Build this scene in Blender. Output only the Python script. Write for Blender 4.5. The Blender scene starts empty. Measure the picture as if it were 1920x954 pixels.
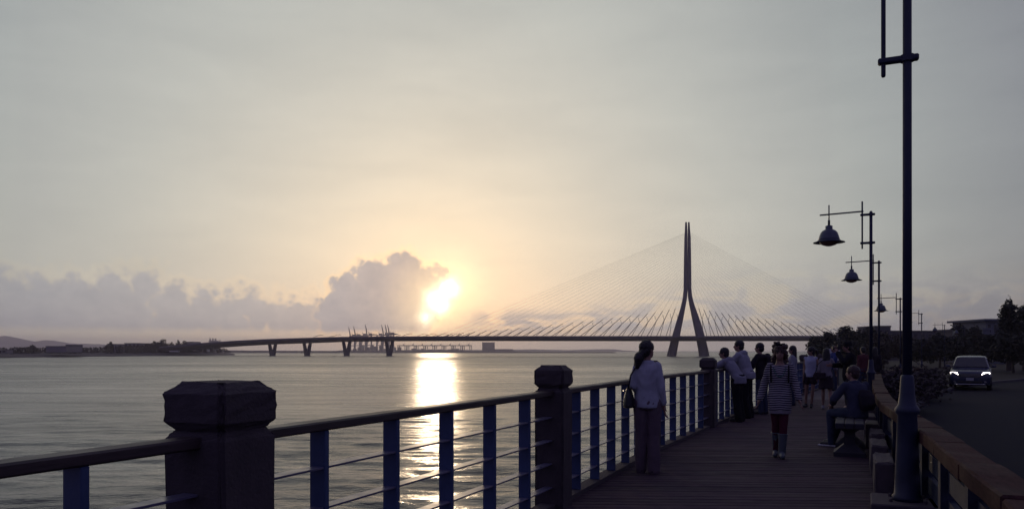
import bpy, bmesh, math, random
import numpy as np
from mathutils import Vector, Matrix

random.seed(7)
RNG = np.random.default_rng(11)
scene = bpy.context.scene
COL = scene.collection
R = math.radians

# ------------------------------------------------------------------ camera
EYE = 1.5          # camera above the boardwalk (z = 0)
F = 1450.0         # focal length in photo pixels
WATER_Z = -3.0
cam = bpy.data.cameras.new('camera')
cam.sensor_width = 36.0
cam.lens = F / 1920 * 36
cam.shift_y = 180 / 1920
cam.clip_start = 0.05
cam.clip_end = 60000
camo = bpy.data.objects.new('camera', cam)
COL.objects.link(camo)
camo.location = (0, 0, EYE)
camo.rotation_euler = (R(90), 0, 0)
scene.camera = camo

# ------------------------------------------------------------------ sun, sky
SUN_AZ, SUN_EL = R(-5.6), R(3.7)
SUN_DIR = Vector((math.sin(SUN_AZ) * math.cos(SUN_EL), math.cos(SUN_AZ) * math.cos(SUN_EL), math.sin(SUN_EL)))
sun = bpy.data.lights.new('sun', 'SUN')
sun.energy = 0.17
sun.angle = R(2.7)
sun.color = (1.0, 0.74, 0.48)
suno = bpy.data.objects.new('sun', sun)
COL.objects.link(suno)
suno.rotation_euler = (-SUN_DIR).to_track_quat('-Z', 'Y').to_euler()
suno.location = SUN_DIR * 300

scene.view_settings.view_transform = 'Standard'
scene.view_settings.look = 'None'
scene.view_settings.exposure = 0.16
scene.view_settings.gamma = 1.0
scene.view_settings.use_curve_mapping = False
cy = scene.cycles
cy.use_denoising = True
cy.max_bounces = 6
cy.diffuse_bounces = 3
cy.glossy_bounces = 3
cy.transmission_bounces = 4
cy.volume_bounces = 1
cy.transparent_max_bounces = 8
cy.sample_clamp_indirect = 6.0
cy.sample_clamp_direct = 0.0
cy.caustics_reflective = False
cy.caustics_refractive = False


class NT:
    """tiny builder of shader node maths"""
    def __init__(self, tree):
        self.t = tree; self.n = tree.nodes; self.l = tree.links
    def _set(self, sock, v):
        if v is None: return
        if hasattr(v, 'is_output'): self.l.new(v, sock)
        else: sock.default_value = v
    def m(self, op, a, b=None, c=None, clamp=False):
        n = self.n.new('ShaderNodeMath'); n.operation = op; n.use_clamp = clamp
        for i, v in enumerate((a, b, c)): self._set(n.inputs[i], v)
        return n.outputs[0]
    def vm(self, op, a, b=None, out=0):
        n = self.n.new('ShaderNodeVectorMath'); n.operation = op
        self._set(n.inputs[0], a)
        if b is not None: self._set(n.inputs[1], b)
        return n.outputs[out]
    def sstep(self, x, a, b):
        n = self.n.new('ShaderNodeMapRange'); n.interpolation_type = 'SMOOTHSTEP'
        self._set(n.inputs[0], x); self._set(n.inputs[1], a); self._set(n.inputs[2], b)
        return n.outputs[0]
    def lin(self, x, a, b, c=0.0, d=1.0):
        n = self.n.new('ShaderNodeMapRange')
        self._set(n.inputs[0], x)
        for i, v in enumerate((a, b, c, d)): self._set(n.inputs[i + 1], v)
        return n.outputs[0]
    def mix(self, f, a, b, op='MIX'):
        n = self.n.new('ShaderNodeMix'); n.data_type = 'RGBA'; n.blend_type = op
        self._set(n.inputs[0], f); self._set(n.inputs[6], a); self._set(n.inputs[7], b)
        return n.outputs[2]
    def ramp(self, x, stops, interp='LINEAR'):
        n = self.n.new('ShaderNodeValToRGB'); e = n.color_ramp.elements
        n.color_ramp.interpolation = interp
        while len(e) < len(stops): e.new(0.5)
        for el, (p, c) in zip(e, stops):
            el.position = p; el.color = (*c, 1) if len(c) == 3 else c
        self._set(n.inputs[0], x)
        return n.outputs[0]
    def noise(self, vec, scale, detail=4.0, rough=0.5, dist=0.0, out=0, dims='3D'):
        n = self.n.new('ShaderNodeTexNoise'); n.noise_dimensions = dims
        self._set(n.inputs['Vector'], vec); n.inputs['Scale'].default_value = scale
        n.inputs['Detail'].default_value = detail; n.inputs['Roughness'].default_value = rough
        n.inputs['Distortion'].default_value = dist
        return n.outputs[out]
    def comb(self, x, y, z):
        n = self.n.new('ShaderNodeCombineXYZ')
        for i, v in enumerate((x, y, z)): self._set(n.inputs[i], v)
        return n.outputs[0]
    def sep(self, v):
        n = self.n.new('ShaderNodeSeparateXYZ'); self._set(n.inputs[0], v)
        return n.outputs


def build_world():
    w = bpy.data.worlds.new('World'); scene.world = w; w.use_nodes = True
    t = w.node_tree; t.nodes.clear(); k = NT(t)
    tc = t.nodes.new('ShaderNodeTexCoord')
    d = k.vm('NORMALIZE', tc.outputs['Generated'])
    x, y, z = k.sep(d)
    az = k.m('MULTIPLY', k.m('ARCTAN2', x, y), 57.2958)          # degrees, 0 = straight out
    el = k.m('MULTIPLY', k.m('ARCSINE', z), 57.2958)
    ela = k.m('ABSOLUTE', el)
    th = k.m('MULTIPLY', k.m('ARCCOSINE', k.m('MINIMUM', k.vm('DOT_PRODUCT', d, tuple(SUN_DIR), out=1), 0.999999)), 57.2958)

    sky = t.nodes.new('ShaderNodeTexSky'); sky.sky_type = 'NISHITA'
    sky.sun_disc = False; sky.sun_elevation = SUN_EL; sky.sun_rotation = SUN_AZ
    sky.air_density = 1.2; sky.dust_density = 3.0; sky.ozone_density = 2.0
    nish = k.vm('SCALE', sky.outputs[0]); nish.node.inputs['Scale'].default_value = NISH

    # high thin veil lit by the low sun: bright and creamy round it, greyer away from it, violet out of view
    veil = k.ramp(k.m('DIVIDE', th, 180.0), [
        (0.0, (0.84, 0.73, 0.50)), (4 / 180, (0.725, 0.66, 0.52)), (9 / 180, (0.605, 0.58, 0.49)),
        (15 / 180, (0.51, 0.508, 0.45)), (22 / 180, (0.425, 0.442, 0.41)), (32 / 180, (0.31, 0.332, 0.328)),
        (42 / 180, (0.205, 0.215, 0.235)), (65 / 180, (0.128, 0.118, 0.225)), (110 / 180, (0.088, 0.076, 0.195)),  # violet stops out of view are raised as fill to lift the shadows
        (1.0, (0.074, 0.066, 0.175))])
    # rose tint in the low air
    low = k.sstep(ela, 6.0, 0.4)
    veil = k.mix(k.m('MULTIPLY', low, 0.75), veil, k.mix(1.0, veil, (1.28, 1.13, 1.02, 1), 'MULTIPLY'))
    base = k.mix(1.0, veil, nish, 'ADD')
    # faint streaks of the veil
    sv = k.comb(k.m('MULTIPLY', az, 0.05), k.m('MULTIPLY', el, 0.22), 0.0)
    st = k.noise(sv, 1.6, 5.0, 0.55, 0.4)
    base = k.mix(1.0, base, k.ramp(st, [(0.3, (0.95, 0.95, 0.955)), (0.7, (1.05, 1.045, 1.04))]), 'MULTIPLY')

    # ---- cumulus: heaps of soft lobes (az, el, radius in degrees) with ragged edges
    P = k.comb(az, el, 0.0)
    n1 = k.noise(P, 0.75, 6.0, 0.58, 0.3)
    n2 = k.noise(k.vm('ADD', P, (31.0, 7.0, 3.0)), 2.6, 4.0, 0.6)
    ruff = k.m('ADD', k.m('MULTIPLY', k.m('SUBTRACT', n1, 0.5), 1.5), k.m('MULTIPLY', k.m('SUBTRACT', n2, 0.5), 0.5))
    def billow(scale, seed):
        v = t.nodes.new('ShaderNodeTexVoronoi'); v.feature = 'SMOOTH_F1'; v.voronoi_dimensions = '2D'; v.inputs['Scale'].default_value = scale; v.inputs['Smoothness'].default_value = 0.25
        k.l.new(k.vm('ADD', P, k.comb(seed, k.m('MULTIPLY', n1, 0.5), 0.0)), v.inputs['Vector'])
        return k.m('SUBTRACT', 0.42, v.outputs['Distance'])
    ruff = k.m('ADD', ruff, k.m('ADD', k.m('MULTIPLY', billow(1.05, 3.3), 0.75), k.m('MULTIPLY', billow(2.6, 9.1), 0.35)))
    def lobe(px, py, r):
        return (math.degrees(math.atan((px - 960) / F)), math.degrees(math.atan((657 - py) / F)) , r / F * 57.3 * 1.22)
    heap = [(648, 545, 30), (700, 522, 34), (757, 512, 36), (800, 522, 26), (826, 514, 17), (690, 580, 46), (745, 570, 52),
            (640, 590, 40), (775, 595, 40), (735, 598, 40)]
    bank = [(-60, 560, 60), (20, 560, 40), (75, 562, 38), (140, 552, 34), (215, 545, 34), (270, 535, 30), (318, 548, 28), (385, 562, 28),
            (455, 560, 32), (520, 575, 28), (590, 583, 24), (40, 595, 40), (130, 595, 44), (230, 592, 44), (330, 596, 38), (430, 598, 36), (530, 602, 30), (600, 600, 30), (490, 590, 30), (560, 596, 28), (380, 590, 34), (180, 570, 40), (100, 575, 40), (560, 590, 30), (600, 590, 30), (632, 588, 28)]
    bank = [(a, b + (19 if b < 585 else 6), c) for a, b, c in bank] + [(612, 598, 34), (588, 602, 30)]
    def heapmask(lst, soft):
        acc = None
        for (px, py, r) in lst:
            a, e, rr = lobe(px, py, r)
            dd = k.vm('DISTANCE', P, (a, e, 0.0), out=1)
            s = k.m('SUBTRACT', rr, dd)
            acc = s if acc is None else k.m('SMOOTH_MAX', acc, s, 0.35)
        return acc
    base_flat = k.sstep(el, k.m('ADD', 0.8, k.m('MULTIPLY', n1, 0.6)), 1.7)
    big = k.m('ADD', heapmask(heap, 1), k.m('MULTIPLY', ruff, 0.8))
    far = k.m('ADD', heapmask(bank, 1), k.m('ADD', 0.28, k.m('MULTIPLY', ruff, 1.15)))
    # the same bank carried on round the rest of the horizon
    wav = k.noise(k.comb(k.m('MULTIPLY', az, 0.16), 4.0, 0.0), 1.0, 4.0, 0.6)
    top = k.m('ADD', 0.6, k.m('MULTIPLY', wav, 6.0))
    ring = k.m('ADD', k.m('SUBTRACT', top, el), k.m('MULTIPLY', ruff, 1.6))
    away = k.sstep(k.m('ABSOLUTE', k.m('ADD', az, 5.0)), 27.0, 36.0)
    ring = k.m('MULTIPLY', ring, away)
    m_big = k.m('MULTIPLY', k.sstep(big, -0.05, 0.4), base_flat)
    m_far = k.m('MULTIPLY', k.m('MULTIPLY', k.sstep(k.m('MAXIMUM', far, ring), -0.25, 0.9), base_flat), 0.92)
    rimb = k.m('MULTIPLY', k.sstep(big, -0.25, 0.08), k.sstep(big, 0.55, 0.1))
    rimf = k.m('MULTIPLY', k.sstep(far, -0.6, 0.1), k.sstep(far, 1.0, 0.2))

    body = k.ramp(k.m('DIVIDE', th, 60.0), [
        (0.0, (0.92, 0.70, 0.45)), (2 / 60, (0.72, 0.54, 0.40)), (4 / 60, (0.585, 0.475, 0.41)), (7 / 60, (0.52, 0.45, 0.42)),
        (14 / 60, (0.435, 0.41, 0.41)), (26 / 60, (0.345, 0.345, 0.365)), (36 / 60, (0.25, 0.25, 0.26)), (1.0, (0.10, 0.105, 0.12))])
    tex = k.ramp(k.m('ADD', k.m('MULTIPLY', n1, 0.7), k.m('MULTIPLY', n2, 0.3)), [(0.3, (0.88, 0.885, 0.90)), (0.7, (1.13, 1.10, 1.06))])
    body = k.mix(1.0, body, tex, 'MULTIPLY')
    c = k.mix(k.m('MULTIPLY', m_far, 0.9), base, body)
    c = k.mix(k.m('MULTIPLY', rimf, 0.42), c, k.mix(1.0, base, (1.1, 1.04, 0.95, 1), 'MULTIPLY'))
    c = k.mix(m_big, c, body)
    rimb = k.m('MULTIPLY', rimb, k.m('SUBTRACT', 1.0, k.m('MULTIPLY', m_far, 0.85)))
    c = k.mix(k.m('MULTIPLY', rimb, 0.7), c, k.mix(1.0, base, (1.12, 1.02, 0.88, 1), 'MULTIPLY'))

    # wisps and low stratus right of the sun and over the right bank
    wv = k.comb(k.m('MULTIPLY', az, 0.30), k.m('MULTIPLY', k.m('SUBTRACT', el, k.m('MULTIPLY', az, 0.05)), 0.85), 9.0)
    wn = k.noise(wv, 1.0, 6.0, 0.6, 0.7)
    wband = k.m('MULTIPLY', k.sstep(el, 0.9, 1.8), k.sstep(el, k.m('ADD', 3.4, k.m('MULTIPLY', k.sstep(az, 2.0, 20.0), 3.6)), 2.2))
    wband = k.m('MULTIPLY', wband, k.sstep(az, -4.6, -1.6))
    wm = k.m('MULTIPLY', k.sstep(wn, 0.40, 0.60), wband)
    c = k.mix(k.m('MULTIPLY', wm, 0.85), c, body)
    wr = k.m('MULTIPLY', k.sstep(wn, 0.50, 0.40), wband)
    c = k.mix(k.m('MULTIPLY', wr, 0.35), c, k.mix(1.0, base, (1.10, 1.0, 0.86, 1), 'MULTIPLY'))

    # ---- the sun itself glowing through the gap beside the heap
    def spot(px, py, r, s=1.0):
        a, e, rr = lobe(px, py, r)
        dd = k.vm('LENGTH', k.vm('MULTIPLY', k.vm('SUBTRACT', P, (a, e, 0.0)), (1.0, s, 1.0)), out=1)
        return k.m('SUBTRACT', rr, dd)
    core = k.m('SMOOTH_MAX', k.m('SMOOTH_MAX', spot(818, 566, 13), spot(840, 542, 8), 0.5), spot(799, 595, 5, 0.8), 0.5)
    core = k.m('ADD', core, k.m('MULTIPLY', ruff, 0.22))
    hot = k.m('POWER', k.sstep(core, -1.9, 1.1), 3.6)
    glow = k.m('POWER', k.sstep(core, -5.0, 0.0), 2.2)
    c = k.mix(1.0, c, k.mix(glow, (0, 0, 0, 1), (0.34, 0.25, 0.125, 1)), 'ADD')
    hot = k.m('MULTIPLY', hot, k.m('SUBTRACT', 1.0, k.m('MULTIPLY', m_big, 0.45)))
    c = k.mix(1.0, c, k.mix(hot, (0, 0, 0, 1), (7.0, 5.6, 3.7, 1)), 'ADD')

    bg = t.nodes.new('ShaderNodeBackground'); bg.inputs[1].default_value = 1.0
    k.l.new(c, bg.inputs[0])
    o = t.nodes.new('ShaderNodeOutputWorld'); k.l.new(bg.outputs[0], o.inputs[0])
    w.cycles.sampling_method = 'MANUAL'; w.cycles.sample_map_resolution = 1024

NISH = 0.016
build_world()

# ------------------------------------------------------------------ helpers
MATS = {}
def mat(name, color, rough=0.6, metal=0.0, var=0.0, vscale=6.0, bump=0.0, bscale=40.0, spec=0.5, emit=None, estr=0.0):
    """plain painted / stone / wood surface with procedural mottling and fine relief"""
    if name in MATS: return MATS[name]
    m = bpy.data.materials.new(name); m.use_nodes = True
    t = m.node_tree; t.nodes.clear(); k = NT(t)
    b = t.nodes.new('ShaderNodeBsdfPrincipled')
    o = t.nodes.new('ShaderNodeOutputMaterial'); k.l.new(b.outputs[0], o.inputs[0])
    b.inputs['Roughness'].default_value = rough; b.inputs['Metallic'].default_value = metal
    b.inputs['Specular IOR Level'].default_value = spec
    tc = t.nodes.new('ShaderNodeTexCoord')
    if var > 0:
        n = k.noise(tc.outputs['Object'], vscale, 5.0, 0.6)
        c = k.mix(1.0, (*color, 1), k.ramp(n, [(0.25, (1 - var,) * 3), (0.75, (1 + var,) * 3)]), 'MULTIPLY')
        k.l.new(c, b.inputs['Base Color'])
        k.l.new(k.lin(n, 0.2, 0.8, max(rough - 0.12, 0.02), min(rough + 0.12, 1)), b.inputs['Roughness'])
    else:
        b.inputs['Base Color'].default_value = (*color, 1)
    if bump > 0:
        bp = t.nodes.new('ShaderNodeBump'); bp.inputs['Strength'].default_value = bump; bp.inputs['Distance'].default_value = 0.01
        k.l.new(k.noise(tc.outputs['Object'], bscale, 4.0, 0.6), bp.inputs['Height']); k.l.new(bp.outputs[0], b.inputs['Normal'])
    if emit:
        b.inputs['Emission Color'].default_value = (*emit, 1); b.inputs['Emission Strength'].default_value = estr
    MATS[name] = m
    return m

def link(o, parent=None):
    COL.objects.link(o)
    if parent is not None: o.parent = parent
    return o
def tag(o, label=None, cat=None, group=None, kind=None):
    if label: o['label'] = label
    if cat: o['category'] = cat
    if group: o['group'] = group
    if kind: o['kind'] = kind
    return o
def empty(name, loc=(0, 0, 0), rz=0.0):
    o = bpy.data.objects.new(name, None); o.empty_display_size = 0.2
    o.location = loc; o.rotation_euler = (0, 0, rz)
    return link(o)
def meshobj(name, bm, m, parent=None, smooth=False):
    me = bpy.data.meshes.new(name); bm.to_mesh(me); bm.free()
    if m is not None: me.materials.append(m)
    if smooth:
        me.polygons.foreach_set('use_smooth', [True] * len(me.polygons))
    return link(bpy.data.objects.new(name, me), parent)
def pyobj(name, verts, faces, m, parent=None, smooth=False):
    me = bpy.data.meshes.new(name); me.from_pydata([tuple(v) for v in verts], [], [tuple(f) for f in faces]); me.update()
    if m is not None: me.materials.append(m)
    if smooth: me.polygons.foreach_set('use_smooth', [True] * len(me.polygons))
    return link(bpy.data.objects.new(name, me), parent)
def box(bm, c, s, rz=0.0, bev=0.0, rot=None):
    M = Matrix.Translation(c) @ (rot.to_4x4() if rot is not None else Matrix.Rotation(rz, 4, 'Z')) @ Matrix.Diagonal((s[0], s[1], s[2], 1))
    r = bmesh.ops.create_cube(bm, size=1.0, matrix=M)
    if bev > 0:
        es = list({e for v in r['verts'] for e in v.link_edges})
        bmesh.ops.bevel(bm, geom=es, offset=bev, segments=1, affect='EDGES')
def frustum_box(bm, sections):
    """stack of rectangles: (cx, cy, z, hx, hy)"""
    rings = []
    for (cx, cyy, z, hx, hy) in sections:
        rings.append([bm.verts.new((cx + sx * hx, cyy + sy * hy, z)) for sx, sy in ((-1, -1), (1, -1), (1, 1), (-1, 1))])
    for a, b in zip(rings, rings[1:]):
        for i in range(4):
            j = (i + 1) % 4
            bm.faces.new((a[i], a[j], b[j], b[i]))
    bm.faces.new(rings[0][::-1]); bm.faces.new(rings[-1])
def tube(bm, pts, rad, seg=8, cap=True):
    """tube along points; rad a number or list"""
    pts = [Vector(p) for p in pts]
    rs = rad if isinstance(rad, (list, tuple)) else [rad] * len(pts)
    rings = []; up = None
    for i, p in enumerate(pts):
        t = (pts[min(i + 1, len(pts) - 1)] - pts[max(i - 1, 0)]).normalized()
        if up is None:
            up = Vector((0, 0, 1)) if abs(t.z) < 0.9 else Vector((1, 0, 0))
        u = t.cross(up).normalized(); v = u.cross(t).normalized(); up = v
        rings.append([bm.verts.new(p + (u * math.cos(a) + v * math.sin(a)) * rs[i]) for a in [2 * math.pi * q / seg for q in range(seg)]])
    for a, b in zip(rings, rings[1:]):
        for i in range(seg):
            j = (i + 1) % seg
            bm.faces.new((a[i], a[j], b[j], b[i]))
    if cap:
        bm.faces.new(rings[0][::-1]); bm.faces.new(rings[-1])
def lathe(bm, prof, seg=20, c=(0, 0, 0), cap=True):
    rings = []
    for (r, z) in prof:
        rings.append([bm.verts.new((c[0] + r * math.cos(2 * math.pi * i / seg), c[1] + r * math.sin(2 * math.pi * i / seg), c[2] + z)) for i in range(seg)])
    for a, b in zip(rings, rings[1:]):
        for i in range(seg):
            j = (i + 1) % seg
            bm.faces.new((a[i], a[j], b[j], b[i]))
    if cap:
        if prof[0][0] > 1e-4: bm.faces.new(rings[0][::-1])
        if prof[-1][0] > 1e-4: bm.faces.new(rings[-1])
def at(px, d, py=None, z=None):
    """world point seen at photo pixel px (and py, or at height z) at depth d"""
    zz = EYE + (657 - py) / F * d if py is not None else (z or 0.0)
    return Vector(((px - 960) / F * d, d, zz))
def ground_at(px, py, z=0.0):
    d = (EYE - z) * F / (py - 657)
    return Vector(((px - 960) / F * d, d, z))
def copy_tree(o, parent=None):
    c = o.copy(); COL.objects.link(c); c.parent = parent
    for ch in list(o.children): copy_tree(ch, c)
    return c

# ------------------------------------------------------------------ water
def build_water():
    m = bpy.data.materials.new('river_water'); m.use_nodes = True
    t = m.node_tree; t.nodes.clear(); k = NT(t)
    b = t.nodes.new('ShaderNodeBsdfPrincipled')
    b.inputs['Base Color'].default_value = (0.042, 0.036, 0.040, 1)
    b.inputs['IOR'].default_value = 1.333
    o = t.nodes.new('ShaderNodeOutputMaterial'); k.l.new(b.outputs[0], o.inputs[0])
    g = t.nodes.new('ShaderNodeNewGeometry')
    x, y, z = k.sep(g.outputs['Position'])
    p1 = k.comb(k.m('MULTIPLY', x, 0.55), y, 0.0)
    p2 = k.comb(k.m('MULTIPLY', x, 0.35), y, 3.0)
    h = k.m('ADD', k.m('MULTIPLY', k.noise(p1, 5.0, 3.0, 0.55, 0.4), 0.062), k.m('MULTIPLY', k.noise(p2, 1.3, 4.0, 0.55, 0.3), 0.13))
    h = k.m('ADD', h, k.m('MULTIPLY', k.noise(k.comb(k.m('MULTIPLY', x, 0.2), y, 8.0), 0.22, 3.0, 0.5, 0.3), 0.55))
    # wind lanes: rougher and calmer bands, long across the view
    lane = k.noise(k.comb(k.m('MULTIPLY', x, 0.004), k.m('MULTIPLY', y, 0.03), 0.0), 1.0, 5.0, 0.65, 0.5)
    fine = k.noise(k.comb(k.m('MULTIPLY', x, 0.05), k.m('MULTIPLY', y, 0.16), 5.0), 1.0, 5.0, 0.65, 0.6)
    mixl = k.m('ADD', k.m('MULTIPLY', lane, 0.5), k.m('MULTIPLY', fine, 0.5))
    bp = t.nodes.new('ShaderNodeBump'); bp.inputs['Distance'].default_value = 1.0
    k.l.new(k.lin(mixl, 0.36, 0.64, 0.30, 1.0), bp.inputs['Strength'])
    rg = k.m('ADD', k.lin(y, 20.0, 300.0, 0.19, 0.28), k.lin(mixl, 0.36, 0.64, -0.05, 0.12))
    k.l.new(rg, b.inputs['Roughness'])
    k.l.new(h, bp.inputs['Height']); k.l.new(bp.outputs[0], b.inputs['Normal'])
    # sheet in rows that widen with distance; swell gives the near rows real crests
    ys = np.concatenate([-60 + np.linspace(0, 1, 12) * 60, np.geomspace(2.0, 9.0, 26), np.linspace(9.12, 75, 420), np.geomspace(77, 7900, 70)])
    us = np.linspace(-1, 1, 331)
    us = np.sign(us) * np.abs(us) ** 1.15
    half = np.where(ys < 0, 200.0, np.maximum(26 + np.maximum(ys, 0) * 0.95, 0))
    half = np.where(ys > 400, np.maximum(half, ys * 1.0 + 60), half); half = np.minimum(half, 7900)
    X = us[None, :] * half[:, None]; Y = np.repeat(ys[:, None], len(us), 1)
    Z = np.zeros_like(X)
    r = np.random.default_rng(5)
    for i in range(34):
        L = 10 ** r.uniform(-0.12, 0.75); a = r.normal(1.5, 0.3); amp = 0.0040 * L ** 0.8
        kx, ky = math.cos(a) * 2 * math.pi / L, math.sin(a) * 2 * math.pi / L
        ph = kx * X + ky * Y + r.uniform(0, 6.28)
        s = np.sin(ph) ; Z += amp * (s + 0.35 * np.cos(2 * ph))
    fade = np.clip((72 - Y) / 40, 0, 1) * np.clip((Y + 30) / 30, 0, 1) * np.clip((60 - np.abs(X)) / 12, 0, 1)
    Z = WATER_Z + Z * fade
    nr, nc = X.shape
    v = np.stack([X, Y, Z], -1).reshape(-1, 3)
    idx = np.arange(nr * nc).reshape(nr, nc)
    f = np.stack([idx[:-1, :-1], idx[:-1, 1:], idx[1:, 1:], idx[1:, :-1]], -1).reshape(-1, 4)
    me = bpy.data.meshes.new('water')
    me.vertices.add(len(v)); me.vertices.foreach_set('co', v.ravel())
    me.loops.add(f.size); me.loops.foreach_set('vertex_index', f.ravel())
    me.polygons.add(len(f)); me.polygons.foreach_set('loop_start', np.arange(0, f.size, 4)); me.polygons.foreach_set('loop_total', np.full(len(f), 4))
    me.update(calc_edges=True); me.materials.append(m)
    me.polygons.foreach_set('use_smooth', [True] * len(me.polygons))
    tag(link(bpy.data.objects.new('water', me)), 'wide rippled river reflecting the low sun', kind='structure')
build_water()

# ------------------------------------------------------------------ cable-stayed bridge
M_CONC = mat('bridge_concrete', (0.125, 0.112, 0.145), 0.85, var=0.15, vscale=0.25)
M_STEEL = mat('bridge_steel', (0.055, 0.050, 0.085), 0.6, var=0.15, vscale=0.5)
M_CABLE = mat('cable_sheath', (0.13, 0.12, 0.12), 0.5)
M_GLINT = mat('galvanised_sleeve', (0.35, 0.34, 0.33), 0.25, metal=0.8)

def bridge_pt(px):
    A = Vector((140.7, 620.0)); dv = Vector((415.0, -76.0)); r = (px - 960) / F
    s = (r * A.y - A.x) / (dv.x - r * dv.y)
    return A + dv * s
BD = Vector((415.0, -76.0)).normalized()             # along the deck
BN = Vector((BD.y, -BD.x)) * 1.0                      # across the deck
if BN.y > 0: BN = -BN                                 # towards the camera
def bz(px, py): return EYE + (657 - py) / F * bridge_pt(px).y

DECK = [(318, 651.5), (340, 649.5), (400, 644.2), (450, 640.8), (511, 637.6), (576, 635.4), (650, 633.4), (730, 632.6), (830, 632.2), (900, 632),
        (1000, 632), (1100, 632), (1200, 632), (1289, 632), (1400, 631.8), (1500, 631.6), (1600, 631.5), (1720, 631.5)]
def deck_y(px):
    for (a, ya), (b, yb) in zip(DECK, DECK[1:]):
        if a <= px <= b: return ya + (yb - ya) * (px - a) / (b - a)
    return DECK[-1][1]

def sweep(bm, secs):
    rings = [[bm.verts.new(p) for p in s] for s in secs]; n = len(rings[0])
    for a, b in zip(rings, rings[1:]):
        for i in range(n):
            j = (i + 1) % n
            bm.faces.new((a[i], a[j], b[j], b[i]))
    bm.faces.new(rings[0][::-1]); bm.faces.new(rings[-1])
    bmesh.ops.recalc_face_normals(bm, faces=bm.faces[:])

bridge = empty('cable_stayed_bridge', (*bridge_pt(1289), WATER_Z))
tag(bridge, 'long cable-stayed bridge with a tall split concrete pylon across the river', 'bridge')
BO = Vector(bridge.location)
def bp3(px, z, off=0.0, along=0.0):
    p = bridge_pt(px) + BN * off + BD * along
    return Vector((p.x, p.y, z)) - BO

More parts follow.
